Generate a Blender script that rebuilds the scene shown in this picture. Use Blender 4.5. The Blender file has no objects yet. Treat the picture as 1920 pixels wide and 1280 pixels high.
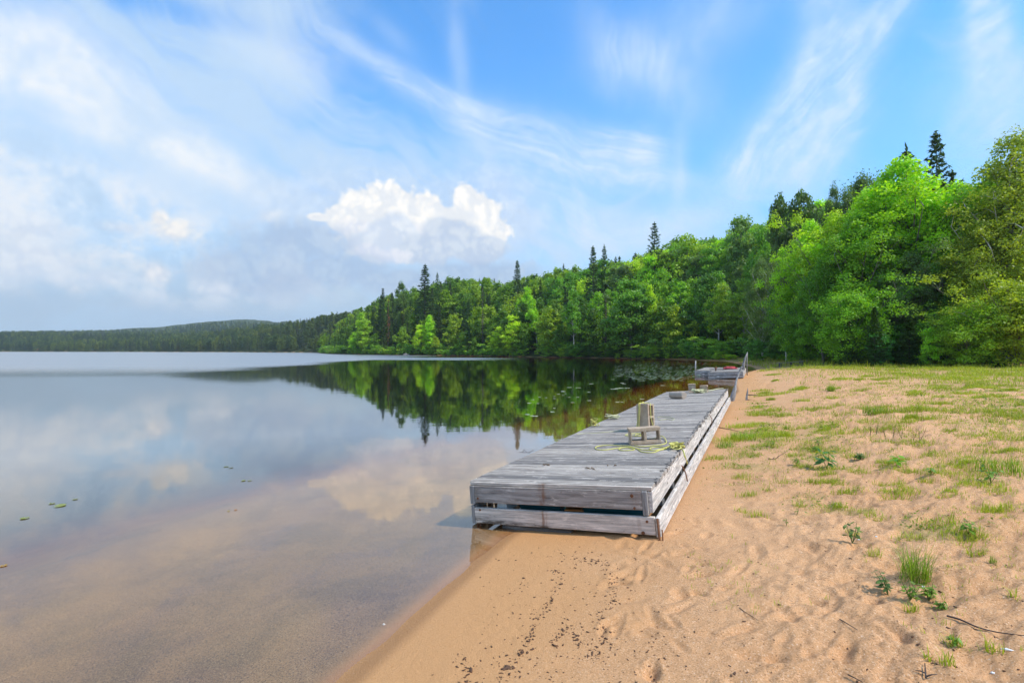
import bpy, bmesh, math, random
import numpy as np
from mathutils import Vector, Matrix
R = math.radians
sc = bpy.context.scene
COL = sc.collection
# ------------------------------------------------------------------ camera
F, CX, HY, CH = 960.0, 960.0, 657.0, 1.7      # 18 mm lens; eye 1.7 m above the lake
cam_d = bpy.data.cameras.new("camera"); cam = bpy.data.objects.new("camera", cam_d); COL.objects.link(cam)
cam.location = (0, 0, CH); cam.rotation_euler = (R(90), 0, 0)
cam_d.lens = 18; cam_d.sensor_width = 36; cam_d.shift_y = (HY-640)/1920
cam_d.clip_start = 0.05; cam_d.clip_end = 9000
sc.camera = cam
sc.view_settings.view_transform = 'Standard'; sc.view_settings.look = 'None'
sc.view_settings.exposure = 0.17; sc.view_settings.gamma = 1
sc.render.engine = 'CYCLES'
sc.cycles.max_bounces = 10; sc.cycles.diffuse_bounces = 3; sc.cycles.glossy_bounces = 3
sc.cycles.transmission_bounces = 6; sc.cycles.transparent_max_bounces = 12; sc.cycles.volume_bounces = 0
sc.cycles.use_denoising = True
sc.cycles.use_adaptive_sampling = True; sc.cycles.adaptive_threshold = .02; sc.cycles.adaptive_min_samples = 10
sc.cycles.sample_clamp_indirect = 6

# ------------------------------------------------------------------ node expression helper
class V:
    """a socket that can be added, multiplied ... into new math nodes"""
    def __init__(s, nt, sock): s.nt, s.s = nt, sock
    def _m(s, op, *a, clamp=False):
        n = s.nt.nodes.new('ShaderNodeMath'); n.operation = op; n.use_clamp = clamp
        for i, x in enumerate((s,)+a):
            if isinstance(x, V): s.nt.links.new(x.s, n.inputs[i])
            else: n.inputs[i].default_value = x
        return V(s.nt, n.outputs[0])
    def __add__(s, o): return s._m('ADD', o)
    __radd__ = __add__
    def __mul__(s, o): return s._m('MULTIPLY', o)
    __rmul__ = __mul__
    def __sub__(s, o): return s._m('SUBTRACT', o)
    def __rsub__(s, o): return (s*-1.0)+o
    def __truediv__(s, o): return s._m('DIVIDE', o)
    def __pow__(s, o): return s._m('POWER', o)
    def max(s, o): return s._m('MAXIMUM', o)
    def min(s, o): return s._m('MINIMUM', o)
    def smin(s, o, k): return s._m('SMOOTH_MAX', o, k)
    def f(s, op, *a): return s._m(op, *a)
    def clamp(s): return s._m('ADD', 0.0, clamp=True)
    def ss(s, a, b):
        n = s.nt.nodes.new('ShaderNodeMapRange'); n.interpolation_type = 'SMOOTHSTEP'
        n.inputs[1].default_value = a; n.inputs[2].default_value = b
        if a > b: n.inputs[1].default_value = b; n.inputs[2].default_value = a; n.inputs[3].default_value = 1; n.inputs[4].default_value = 0
        s.nt.links.new(s.s, n.inputs[0]); return V(s.nt, n.outputs[0])
def node(nt, t, **kw):
    n = nt.nodes.new(t)
    for k, v in kw.items(): setattr(n, k, v)
    return n
def setin(nt, n, name, v):
    s = n.inputs[name]
    if isinstance(v, V): nt.links.new(v.s, s)
    elif hasattr(v, 'is_output'): nt.links.new(v, s)
    else: s.default_value = v
def noise(nt, vec, scale, detail=4, rough=.5, dist=0., lac=2.0, ntype='FBM', dim='3D', color=False):
    n = node(nt, 'ShaderNodeTexNoise'); n.noise_dimensions = dim; n.noise_type = ntype
    if vec is not None: nt.links.new(vec.s if isinstance(vec, V) else vec, n.inputs['Vector'])
    n.inputs['Scale'].default_value = scale; n.inputs['Detail'].default_value = detail
    n.inputs['Roughness'].default_value = rough; n.inputs['Distortion'].default_value = dist; n.inputs['Lacunarity'].default_value = lac
    return V(nt, n.outputs['Color' if color else 'Fac'])
def comb(nt, x, y, z):
    n = node(nt, 'ShaderNodeCombineXYZ')
    for i, v in enumerate((x, y, z)):
        if isinstance(v, V): nt.links.new(v.s, n.inputs[i])
        else: n.inputs[i].default_value = v
    return V(nt, n.outputs[0])
def mixc(nt, fac, a, b, mode='MIX'):
    n = node(nt, 'ShaderNodeMix', data_type='RGBA', blend_type=mode); n.clamp_factor = True
    ins = [i for i in n.inputs if i.type == 'RGBA']
    if isinstance(fac, V): nt.links.new(fac.s, n.inputs[0])
    else: n.inputs[0].default_value = fac
    for s, v in zip(ins, (a, b)):
        if isinstance(v, V): nt.links.new(v.s, s)
        else: s.default_value = (*v, 1) if len(v) == 3 else v
    return V(nt, [o for o in n.outputs if o.type == 'RGBA'][0])
def mapping(nt, vec, scale=(1,1,1), rot=(0,0,0), loc=(0,0,0)):
    n = node(nt, 'ShaderNodeMapping'); n.inputs['Scale'].default_value = scale; n.inputs['Rotation'].default_value = rot; n.inputs['Location'].default_value = loc
    nt.links.new(vec.s, n.inputs[0]); return V(nt, n.outputs[0])
def sep(nt, v):
    n = node(nt, 'ShaderNodeSeparateXYZ'); nt.links.new(v.s, n.inputs[0]); return [V(nt, o) for o in n.outputs]

# ------------------------------------------------------------------ sky and sun
SUN_EL, SUN_AZ = 50.0, 114.0        # degrees; azimuth measured from +Y towards +X
world = bpy.data.worlds.new("World"); sc.world = world; world.use_nodes = True
def build_world():
    nt = world.node_tree; nt.nodes.clear()
    out = node(nt, 'ShaderNodeOutputWorld'); bg = node(nt, 'ShaderNodeBackground'); bg.inputs[1].default_value = 0.12
    nt.links.new(bg.outputs[0], out.inputs[0])
    tc = node(nt, 'ShaderNodeTexCoord'); d = V(nt, tc.outputs['Generated'])
    sky = node(nt, 'ShaderNodeTexSky'); sky.sky_type = 'NISHITA'; sky.sun_disc = False
    sky.sun_elevation = R(SUN_EL); sky.sun_rotation = R(SUN_AZ); sky.air_density = 1.0; sky.dust_density = .6; sky.ozone_density = 2.0
    hs = node(nt, 'ShaderNodeHueSaturation'); hs.inputs['Saturation'].default_value = 1.22; hs.inputs['Value'].default_value = 1.75
    hs.inputs['Hue'].default_value = .494
    nt.links.new(sky.outputs[0], hs.inputs['Color']); base = V(nt, hs.outputs[0])
    x, y, z = sep(nt, d)
    hor = (x*x+y*y)._m('SQRT')
    az = x.f('ARCTAN2', y) * (180/math.pi)          # degrees from +Y
    el = z.f('ARCTAN2', hor) * (180/math.pi)
    def P(px, py):
        a = math.atan((px-CX)/F); return math.degrees(a), math.degrees(math.atan((HY-py)/F*math.cos(a)))
    # noise fields over azimuth and elevation
    q0 = comb(nt, az*.0175, el*.0175, 0.0)
    def n2(scale, detail, rough, dist=0., vec=None, color=False): return noise(nt, vec or q0, scale, detail, rough, dist, dim='2D', color=color)
    nbig = n2(3.1, 4, .55, .3); nmid = n2(9, 5, .55, .2); nfine = n2(30, 5, .6, .1)
    warp = sep(nt, n2(4, 3, .5, 0, color=True))
    wx = az + (warp[0]-.5)*13; wy = el + (warp[1]-.5)*13
    def fibre(ang, stretch, scale, seed, wx=wx, wy=wy):
        c, s_ = math.cos(R(ang)), math.sin(R(ang))
        return noise(nt, comb(nt, (wx*c + wy*s_)*(scale/stretch)+seed, (wy*c - wx*s_)*scale+seed*1.7, 0.0), 1.0, 5, .64, .25, dim='2D')
    def blob(px, py, rx, ry, rot=0, soft=1.0):
        a0, e0 = P(px, py); sa = math.degrees(rx/F)*max(.55, math.cos(R(a0))**2); se = math.degrees(ry/F)*max(.6, math.cos(R(a0)))
        c, s = math.cos(R(rot)), math.sin(R(rot))
        u = (az-a0); v = (el-e0)
        uu = u*(c/sa) + v*(s/sa); vv = v*(c/se) - u*(s/se)
        return (uu*uu+vv*vv)._m('SQRT')          # 1 on the ellipse's rim
    def gb(*a, **k):
        q = blob(*a, **k); return (q*q*-1.0)._m('EXPONENT')
    C = mixc(nt, 1.0, base, (.54, 1.06, 1.34), 'MULTIPLY')
    W = 1/0.12
    def lay(C, m, rgb):
        return mixc(nt, m.clamp() if isinstance(m, V) else m, C, tuple(v*W for v in rgb))
    C = lay(C, el.ss(34, 2)*.55, (.26, .56, .93))
    fb0 = fibre(-24, 7, .30, 18.2)
    # wide milky veil, dense in the west and low down, thin overhead to the east
    veil = az.ss(22, -36)*.75 + el.ss(26, 7)*.70 + nbig*1.3 + (fb0-.5)*1.1 - .86
    veil = veil + gb(470, 150, 330, 110, -28)*.25 + gb(900, 330, 330, 60, -20)*.30 + gb(100, 280, 260, 140, 0)*.22
    veil = veil - gb(760, 110, 130, 130)*.40 - gb(320, 15, 200, 28)*.6 - gb(1260, 200, 240, 200)*.12 - gb(330,190,130,24,-25)*.3 - gb(1130,380,200,50)*.0
    C = lay(C, veil.ss(-.05, 1.0)*.86, (.52, .68, .85))
    # streaks of cirrus: fibres running up to the right (fa), down to the right (fb) and steeply (fc)
    fa = fibre(52, 6, .34, 3.1); fb = fibre(-24, 7, .36, 8.2); fc = fibre(80, 5, .42, 5.2); w2 = (az + (warp[0]-.5)*5, el + (warp[1]-.5)*5); fd_ = fibre(50, 12, 1.0, 7.7, *w2); fe_ = fibre(-18, 12, 1.0, 2.7, *w2)
    def wisp(C, m, n, rgb, k=1.5, lo=.25, hi=1.15, op=.8):
        mm = m.ss(-.1, 1.3); return lay(C, ((mm*(n-.5+.16/k)*(2.6*k)).ss(-.1, 1.3)*op + mm*(nmid*.5+.15)).clamp()*.95, rgb)
    east = gb(1545, 110, 60, 190, -4) + gb(1500, 250, 95, 120, -38) + gb(1420, 300, 130, 46, 22)*.8 + gb(1630, 60, 190, 36, 42)*.9 + gb(1850, 40, 40, 120, 8)*1.1 + gb(1880, 220, 150, 150)*.75
    C = wisp(C, east*1.1, fa*.45+fd_*.22+nfine*.33, (.62, .77, .92), 1.2)
    mid = gb(1150, 285, 95, 34, 0)*1.3 + gb(1230, 335, 110, 24, -12)*1.0 + gb(1240, 430, 220, 36, 14)*.85 + gb(1050, 410, 120, 60)*.95 + gb(1000, 240, 170, 36, -12)*.8+ gb(820, 185, 300, 24, -22)*.9 + gb(480,110,200,40,-30)*.5 + gb(960,330,200,50,-20)*.6
    C = wisp(C, mid*1.05, fb*.42+fe_*.3+nfine*.13+nmid*.15, (.64, .77, .93), 1.35)
    top = gb(1130, 95, 40, 90, 22)*.6 + gb(1210, 110, 60, 30, -35)*.6 + gb(1275, 340, 18, 90)*.8 + gb(860, 110, 22, 90, 6)*.8 + gb(1300, 50, 200, 70, 12)*.7 + gb(730,60,60,20,-30)*.6 + gb(1290,190,90,50,-30)*.6
    C = wisp(C, top*1.0, fc*.65+nfine*.35, (.60, .75, .93), .8, op=.6)
    # bright soft billows in the west
    west = gb(230, 215, 280, 60, -22)*.7 + gb(400, 300, 180, 44, -26)*.6 + gb(120, 190, 260, 150)*.35 + gb(60, 100, 170, 80)*.6 + gb(50, 430, 130, 80)*.9 + gb(60, 490, 110, 34)*.8 + gb(560, 110, 130, 50, -24)*.5 + gb(90,330,200,50)*.5
    C = wisp(C, west*1.1, nmid*.5+fb*.25+nfine*.25, (.83, .87, .91), 1.3, .2, 1.2, .85)
    # low blue-grey cloud bank
    bank = el.ss(13.5, 5.5)*az.ss(14, -4)*1.0 + el.ss(7, 3)*.5
    C = lay(C, (bank*.75 + (nmid-.5)*.9).ss(.25, .95)*.85, (.45, .58, .71))
    low = noise(nt, comb(nt, az*.06, el*.22, 0.0), 1.6, 4, .55, .4, dim='2D')
    # broken white and grey cloud over the western bank
    fl = nmid*.55 + nfine*.30 + noise(nt, comb(nt, az*.05, el*.11, 0.0), 1.3, 5, .6, .5, dim='2D')*.35
    reg = gb(160, 440, 360, 110, 0)*1.1 + gb(480, 520, 240, 60, 0)*.75 + gb(60, 330, 200, 70, -10)*.5
    C = lay(C, reg.ss(.1, .9)*fl.ss(.50, .72)*.9, (.82, .85, .89))
    C = lay(C, reg.ss(.1, .9)*fl.ss(.56, .44)*.35, (.38, .54, .73))
    C = lay(C, el.ss(12, 2)*(low.ss(.36, .70)*.6+az.ss(5,25)*.75), (.50, .68, .85))
    # cumulus: rounded lobes carved by noise
    wv = sep(nt, n2(17, 4, .6, 0, color=True))
    cv = comb(nt, az*.0175 + (wv[0]-.5)*.04, el*.0175 + (wv[1]-.5)*.04, 0.0)
    def puffs(scale, sm):
        vn = node(nt, 'ShaderNodeTexVoronoi'); vn.voronoi_dimensions = '2D'; vn.feature = 'SMOOTH_F1'; vn.inputs['Scale'].default_value = scale; vn.inputs['Smoothness'].default_value = sm
        nt.links.new(cv.s, vn.inputs['Vector']); return 1.0 - V(nt, vn.outputs['Distance'])*1.3
    puff = puffs(24, .35); puff2 = puffs(64, .4)
    bump = (puff-.55)*.34 + (puff2-.55)*.13 + (nfine-.5)*.30
    def cumulus(C, lobes, rgb, lo=-.04, hi=.10, op=1.0, k=1.0):
        m = None
        for b in lobes:
            q = 1.0 - blob(*b); m = q if m is None else m.smin(q, .15)
        dark = tuple(v*q for v, q in zip(rgb, (.80, .85, .93)))
        tone = mixc(nt, ((puff*.6+puff2*.4)*1.2 + nfine*.5).ss(.55, 1.15), tuple(v*W for v in dark), tuple(v*W for v in rgb))
        return mixc(nt, ((m + bump*k).ss(lo, hi)*op).clamp(), C, tone), m
    haloC, _ = cumulus(C, [(700, 400, 210, 70), (900, 410, 120, 80)], (.70, .78, .90), -.6, .5, .5); C = haloC
    C, m = cumulus(C, [(725, 390, 92, 46), (650, 410, 52, 32), (795, 402, 62, 40), (845, 415, 50, 34), (875, 372, 28, 30), (892, 402, 56, 46), (922, 428, 40, 30), (700, 440, 70, 34), (600, 408, 26, 9)], (1.0, .97, .915), -.05, .18)
    C, m = cumulus(C, [(670, 432, 60, 26), (800, 440, 60, 24)], (.88, .88, .90), -.02, .5, .8)
    C, m = cumulus(C, [(735, 440, 52, 44), (700, 462, 60, 30), (760, 470, 50, 26)], (.78, .83, .89), -.06, .22, .95, .8)
    C, m = cumulus(C, [(845, 445, 62, 42), (800, 470, 60, 34), (900, 470, 60, 32)], (.66, .73, .82), -.06, .24, .95, .8)
    C, m = cumulus(C, [(725, 480, 55, 18), (690, 470, 40, 16)], (.86, .86, .91), -.15, .5, .75, 1.0)
    C, m = cumulus(C, [(560, 455, 130, 46), (640, 505, 120, 40), (500, 510, 160, 60), (900, 515, 150, 30), (780, 530, 150, 30)], (.47, .58, .73), -.22, .45, .75)
    C, m = cumulus(C, [(325, 432, 46, 24), (300, 412, 20, 18)], (.95, .91, .85), -.45, .7, .95, 1.3)
    C, m = cumulus(C, [(296, 510, 34, 22)], (.90, .88, .87), -.6, .8, .85, 1.4)
    C, m = cumulus(C, [(395, 540, 36, 11), (232, 428, 40, 10), (500, 405, 26, 10,20), (190, 520, 60, 16), (40,490,110,46), (60, 430, 90, 30)], (.80, .84, .89), -.8, .9, .75, 1.5)
    # below the horizon the dome is plain
    C = mixc(nt, z.ss(-.02, -.06), C, (.30*W*.5, .36*W*.5, .42*W*.5))
    nt.links.new(C.s, bg.inputs[0])
build_world()
world.cycles.sampling_method = 'MANUAL'; world.cycles.sample_map_resolution = 512
sun_d = bpy.data.lights.new("sun", 'SUN'); sun = bpy.data.objects.new("sun", sun_d); COL.objects.link(sun)
sun_d.energy = 4.0; sun_d.angle = R(3); sun_d.color = (1, .93, .82)
_s = Vector((math.sin(R(SUN_AZ))*math.cos(R(SUN_EL)), math.cos(R(SUN_AZ))*math.cos(R(SUN_EL)), math.sin(R(SUN_EL))))
sun.rotation_euler = _s.to_track_quat('Z', 'Y').to_euler(); sun.location = _s*50
# ------------------------------------------------------------------ common builders
def tag(o, label=None, cat=None, group=None, kind=None):
    if label: o['label'] = label
    if cat: o['category'] = cat
    if group: o['group'] = group
    if kind: o['kind'] = kind
    return o
def mesh_np(name, verts, faces, smooth=False, mat=None, loops=None):
    """verts (n,3); faces (m,k) all of one size"""
    me = bpy.data.meshes.new(name); verts = np.asarray(verts, np.float32); faces = np.asarray(faces, np.int32)
    me.vertices.add(len(verts)); me.vertices.foreach_set('co', verts.ravel())
    m, k = faces.shape; me.loops.add(m*k); me.loops.foreach_set('vertex_index', faces.ravel())
    me.polygons.add(m); me.polygons.foreach_set('loop_start', np.arange(0, m*k, k, dtype=np.int32))
    if smooth: me.polygons.foreach_set('use_smooth', np.ones(m, bool))
    me.update(calc_edges=True)
    if mat: me.materials.append(mat)
    return me
def link(name, me, parent=None, loc=None):
    o = bpy.data.objects.new(name, me); COL.objects.link(o)
    if parent: o.parent = parent
    if loc is not None: o.location = loc
    return o
def empty(name, loc=(0,0,0), rz=0):
    o = bpy.data.objects.new(name, None); COL.objects.link(o); o.location = loc; o.rotation_euler = (0,0,rz); o.empty_display_size = .2; return o
class MB:
    def __init__(s): s.bm = bmesh.new()
    def box(s, x0, x1, y0, y1, z0, z1, M=None, jit=0, rnd=None):
        vs = [s.bm.verts.new(((x0,x1)[i&1], (y0,y1)[i>>1&1], (z0,z1)[i>>2&1])) for i in range(8)]
        for f in ((0,2,3,1),(4,5,7,6),(0,1,5,4),(2,6,7,3),(0,4,6,2),(1,3,7,5)): s.bm.faces.new([vs[i] for i in f])
        if jit:
            for v in vs: v.co += Vector([(rnd or random).uniform(-jit, jit) for _ in range(3)])
        if M: bmesh.ops.transform(s.bm, matrix=M, verts=vs)
        return vs
    def tube(s, pts, rad, n=8, closed=False, cap=True):
        pts = [Vector(p) for p in pts]; rings = []; up = Vector((0,0,1)); prev = None
        for i, p in enumerate(pts):
            if closed: t = pts[(i+1) % len(pts)] - pts[i-1]
            else: t = pts[min(i+1, len(pts)-1)] - pts[max(i-1, 0)]
            t.normalize()
            if prev is None: a = t.cross(up) if abs(t.z) < .95 else t.cross(Vector((1,0,0)))
            else: a = prev - t*prev.dot(t)
            if a.length < 1e-6: a = t.orthogonal()
            a.normalize(); prev = a; b = t.cross(a); r = rad[i] if hasattr(rad, '__len__') else rad
            rings.append([s.bm.verts.new(p + (a*math.cos(k*2*math.pi/n) + b*math.sin(k*2*math.pi/n))*r) for k in range(n)])
        R_ = len(rings)
        for i in range(R_ if closed else R_-1):
            A, B = rings[i], rings[(i+1) % R_]
            for k in range(n): s.bm.faces.new((A[k], A[(k+1)%n], B[(k+1)%n], B[k])).smooth = True
        if cap and not closed: s.bm.faces.new(rings[0][::-1]); s.bm.faces.new(rings[-1])
    def build(s, name, mat, parent=None, bevel=0, loc=None, smooth=False):
        bmesh.ops.recalc_face_normals(s.bm, faces=s.bm.faces)
        if bevel: bmesh.ops.bevel(s.bm, geom=list(s.bm.edges), offset=bevel, segments=1, affect='EDGES', clamp_overlap=True)
        me = bpy.data.meshes.new(name); s.bm.to_mesh(me); s.bm.free(); me.materials.append(mat)
        if smooth:
            for p in me.polygons: p.use_smooth = True
        return link(name, me, parent, loc)
def new_mat(name):
    m = bpy.data.materials.new(name); m.use_nodes = True; nt = m.node_tree
    b = nt.nodes['Principled BSDF']; b.inputs['Specular IOR Level'].default_value = .3; return m, nt, b
def set_bump(nt, b, h, strength, dist):
    n = node(nt, 'ShaderNodeBump'); n.inputs['Strength'].default_value = strength; n.inputs['Distance'].default_value = dist
    nt.links.new(h.s, n.inputs['Height']); nt.links.new(n.outputs[0], b.inputs['Normal'])
def ramp(nt, fac, stops):
    n = node(nt, 'ShaderNodeValToRGB'); nt.links.new(fac.s, n.inputs[0]); cr = n.color_ramp
    while len(cr.elements) < len(stops): cr.elements.new(.5)
    for e, (p, c) in zip(cr.elements, stops): e.position = p; e.color = (*c, 1)
    return V(nt, n.outputs[0])
# ray from the eye through a point of the photograph, met with a height
def at_z(px, py, z=0.0): Y = F*(CH-z)/(py-HY); return ((px-CX)/F*Y, Y)
def at_Y(px, py, Y): return Vector(((px-CX)/F*Y, Y, CH-(py-HY)/F*Y))

# ------------------------------------------------------------------ terrain
SH = np.array([at_z(*p) for p in [(600,1330),(640,1280),(762,1170),(882,1060),(948,1003)]] +
     [(1.6,7.6),(4.1,12.4),(6.0,15.4),(7.4,17.6),(9.3,21.2),(10.9,25.0),(12.3,28.2),(14.5,33),(17.5,38.5),(21.5,45),(24.5,52),(27,60),(31,72),(34,82),(31.5,92),(30,102),
      (24,112),(17.6,121),(7,135),(-2,148),(-20,172),(-38,188),(-55,204),(-75,232),(-89,251),(-104,285),(-122,326),(-140,370),(-160,408),(-230,470),(-317,544),(-430,600),(-540,650),(-700,700),
      (-1000,720),(-1250,560),(-1300,200),(-1000,-120),(-400,-160),(-100,-80),(-30,-40),(-9,-16),(-3.6,-5),(-1.9,-.5)], float)
def shore_dist(X, Y):
    """signed distance to the waterline, positive on land"""
    X = np.asarray(X, float); Y = np.asarray(Y, float); d = np.full(X.shape, 1e9); inside = np.zeros(X.shape, bool)
    n = len(SH)
    for i in range(n):
        ax, ay = SH[i]; bx, by = SH[(i+1) % n]; ex, ey = bx-ax, by-ay
        t = np.clip(((X-ax)*ex + (Y-ay)*ey)/(ex*ex+ey*ey), 0, 1)
        d = np.minimum(d, np.hypot(X-ax-t*ex, Y-ay-t*ey))
        c = ((ay > Y) != (by > Y)) & (X < (bx-ax)*(Y-ay)/(by-ay+1e-12)+ax); inside ^= c
    return np.where(inside, -d, d)
def sstep(a, b, x): t = np.clip((x-a)/(b-a), 0, 1); return t*t*(3-2*t)
# smooth value noise
_rs = np.random.RandomState(5); _T = _rs.rand(256, 256)
def vnoise(x, y, seed=0):
    x = np.asarray(x, float) + seed*17.3; y = np.asarray(y, float) + seed*9.7
    xi = np.floor(x).astype(int); yi = np.floor(y).astype(int); u = x-xi; v = y-yi; u = u*u*(3-2*u); v = v*v*(3-2*v)
    g = lambda a, b: _T[a & 255, b & 255]
    return (g(xi,yi)*(1-u)+g(xi+1,yi)*u)*(1-v) + (g(xi,yi+1)*(1-u)+g(xi+1,yi+1)*u)*v - .5
def fbm(x, y, o=4, seed=0, rough=.5): return sum(vnoise(x*2**i, y*2**i, seed+i)*rough**i for i in range(o))
# edge of the forest behind the beach
EDGE = np.array([(70,8),(52,24),(44,30),(37,33.5),(33,35.5),(30,38.5),(28.5,42),(28.5,48),(30,56),(33,63),(37,72),(40,82),(38,94)], float)
def edge_dist(X, Y):
    """distance behind the forest edge of the beach; negative on the beach"""
    d = np.full(np.shape(X), 1e9); s = np.ones(np.shape(X))
    for i in range(len(EDGE)-1):
        ax, ay = EDGE[i]; bx, by = EDGE[i+1]; ex, ey = bx-ax, by-ay
        t = np.clip(((X-ax)*ex + (Y-ay)*ey)/(ex*ex+ey*ey), 0, 1); dd = np.hypot(X-ax-t*ex, Y-ay-t*ey)
        cr = ex*(Y-ay) - ey*(X-ax); upd = dd < d; d = np.where(upd, dd, d); s = np.where(upd, np.where(cr > 0, -1, 1), s)
    return d*s
CREST = np.array([(-1200,700,14),(0,800,14),(330,780,14),(500,700,22),(600,520,25),(650,400,22),(700,340,21),(750,310,22),(850,265,24),(950,240,22),(1100,200,21.5),(1227,165,21),(1350,142,20),(1450,115,19.5),(1600,95,16.5),(1900,90,12),(2600,80,12)])
FARR = np.array([(-1500,40),(-300,52),(0,58),(150,66),(300,84),(380,103),(440,110),(500,104),(600,70),(800,40),(1500,20)])
def ground_z(X, Y):
    X = np.asarray(X, float); Y = np.asarray(Y, float)
    d = shore_dist(X, Y); az = np.arctan2(X, np.maximum(Y, 1e-3)); px = np.where(Y > 1, CX + F*np.tan(np.clip(az, -1.35, 1.2)), np.where(X > 0, 3000, -3000))
    beach = (X > -2) & (Y < 100)
    lake = -(.075*np.clip(-d, 0, 4) + .24*np.clip(-d-4, 0, 30)); lake = np.maximum(lake, -7)
    z = np.where(d < 0, lake, .105*np.clip(d, 0, 4.2) + .012*np.clip(d-4.2, 0, 25))
    ed = edge_dist(X, Y)
    fd = np.where((Y < 100) & (X > -5), np.clip(ed, 0, None), np.clip(d, 0, None))
    blend = sstep(85, 115, Y); fd = np.where(X > -5, np.clip(ed, 0, None)*(1-blend) + np.clip(d, 0, None)*blend, fd)
    yc = np.interp(px, CREST[:,0], CREST[:,1]); zc = np.interp(px, CREST[:,0], CREST[:,2])
    Dc = np.interp(px, CREST[:,0], np.array([150,150,150,110,38,30,32,42,58,75,78,64,64,52,50,50,50]))
    r = fd/Dc; hill = zc*sstep(0, 1, np.clip(r*.5+.02*np.minimum(r*8,1), 0, .5))*2
    hill = np.where(d > 0, np.where(Y < -30, 6*sstep(5, 60, d), hill), 0)
    z = z + hill*(1+.06*fbm(X/30, Y/30, 3, 3)) + np.where((d > -2) & (d < 2), .010*fbm(X*1.1, Y*1.1, 3, 55), 0)*(Y < 30) + sstep(3, 20, fd)*fbm(X/14, Y/14, 3, 9)*1.6
    fr = np.interp(px, FARR[:,0], FARR[:,1])
    z = z + np.where(d > 0, (fr-18)*sstep(800, 2050, np.hypot(X*.6, Y))*(Y > 0), 0) + np.where(d > 60, sstep(700,1200,Y)*fbm(X/160, Y/160, 4, 2)*10, 0)
    return z, d, ed
FOOT = []
def sand_relief(X, Y, d):
    """trodden sand: hollows, ridges, a few tyre tracks, fading towards the smooth wet edge"""
    r = np.hypot(X, Y); fade = 1 - sstep(14, 40, r)
    k = sstep(1.3, 3.0, d)*fade
    u = X*.86 + Y*.5; v = -X*.5 + Y*.86
    wx = fbm(X*1.3, Y*1.3, 2, 31)*.5
    h = .054*fbm((u+wx)*2.2, v*5.0, 4, 11, .58)*k + .030*fbm(X*8, Y*10, 3, 21, .6)*k
    h += .030*fbm(X*.7, Y*.7, 2, 41)*sstep(.8, 2.5, d)*(r < 60)
    h += -.022*np.clip(fbm(u*3.2, v*5.5, 2, 51) - .16, 0, 1)*4*k*.5
    h += .0035*fbm(X*22, Y*22, 2, 61)*fade*sstep(.1, .6, d)*(r < 14)
    for (fx, fy, fa, L, W_, dep) in FOOT:
        m = (np.abs(X-fx) < .5) & (np.abs(Y-fy) < .5)
        if not m.any(): continue
        c, s = math.cos(fa), math.sin(fa); a = (X[m]-fx)*c + (Y[m]-fy)*s; b = -(X[m]-fx)*s + (Y[m]-fy)*c
        q = (a/L)**2 + (b/W_)**2; h[m] += dep*(-np.exp(-q) + .22*np.exp(-(np.sqrt(q)-1.6)**2*4))
    # tyre tracks that curve away past the second float
    for off in (0, 1.5):
        tx = 9.0 + off + .030*(Y-14)**2; m = (Y > 13) & (Y < 32); q = np.abs(X-tx)
        h += (.4+1.6*np.clip(fbm(X*.8, Y*1.4, 2, 77)+.3, 0, 1))*np.where(m, -.020*np.exp(-(q/.16)**2)*(1+.4*np.sin(Y*30)) + .008*np.exp(-((q-.27)/.1)**2), 0)*sstep(13, 15, Y)
    return h
rr = random.Random(7)
for i in range(150):
    px = rr.uniform(1130, 1700); py = rr.uniform(930, 1290)
    if px < 1230 + (1003-py)*.0: pass
    x, y = at_z(px, py, .35)
    FOOT.append((x, y, rr.uniform(.2, 2.8), rr.uniform(.04, .12), rr.uniform(.022, .045), rr.uniform(.008, .026)))
for i in range(40):
    x, y = at_z(rr.uniform(1330, 1700), rr.uniform(740, 930), .5)
    FOOT.append((x, y, rr.uniform(0, 3), rr.uniform(.1, .14), .06, rr.uniform(.012, .022)))
def terrain():
    th = np.concatenate([np.linspace(-180, -60, 50, endpoint=False), np.linspace(-60, -46, 20, endpoint=False), np.linspace(-46, -18, 120, endpoint=False), np.linspace(-18, 47, 780, endpoint=False), np.linspace(47, 60, 30, endpoint=False), np.linspace(60, 180, 50, endpoint=False)])
    th = np.radians(th); rad = [1.2]
    while rad[-1] < 7: rad.append(rad[-1]*1.0058)
    while rad[-1] < 22: rad.append(rad[-1]*1.010)
    while rad[-1] < 4500: rad.append(rad[-1]*1.028)
    rad = np.array([.02, .5] + rad); nr, na = len(rad), len(th)
    Rr, Th = np.meshgrid(rad, th, indexing='ij'); X = Rr*np.sin(Th); Y = Rr*np.cos(Th)
    z, d, ed = ground_z(X, Y); z = z + sand_relief(X, Y, d)
    i, j = np.meshgrid(np.arange(nr-1), np.arange(na), indexing='ij'); j2 = (j+1) % na
    faces = np.stack([i*na+j, i*na+j2, (i+1)*na+j2, (i+1)*na+j], -1).reshape(-1, 4)
    me = mesh_np('ground', np.stack([X, Y, z], -1).reshape(-1, 3), faces, smooth=True)
    # zones as vertex attributes: forest floor, grass, dampness
    forest = np.where((X > -5) & (Y < 100), sstep(2.5, 6.0, ed)*np.where(Y > 48, sstep(5, 11, d), 1), sstep(-1.0, .5, d))
    at = me.attributes.new('forest', 'FLOAT', 'POINT'); at.data.foreach_set('value', forest.ravel().astype(np.float32))
    at = me.attributes.new('shore', 'FLOAT', 'POINT'); at.data.foreach_set('value', np.clip(d, -40, 40).ravel().astype(np.float32))
    gr = grass_density(X, Y, d, ed); at = me.attributes.new('grass', 'FLOAT', 'POINT'); at.data.foreach_set('value', gr.ravel().astype(np.float32))
    o = link('ground', me); tag(o, kind='structure'); me.materials.append(ground_mat()); return o
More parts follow.
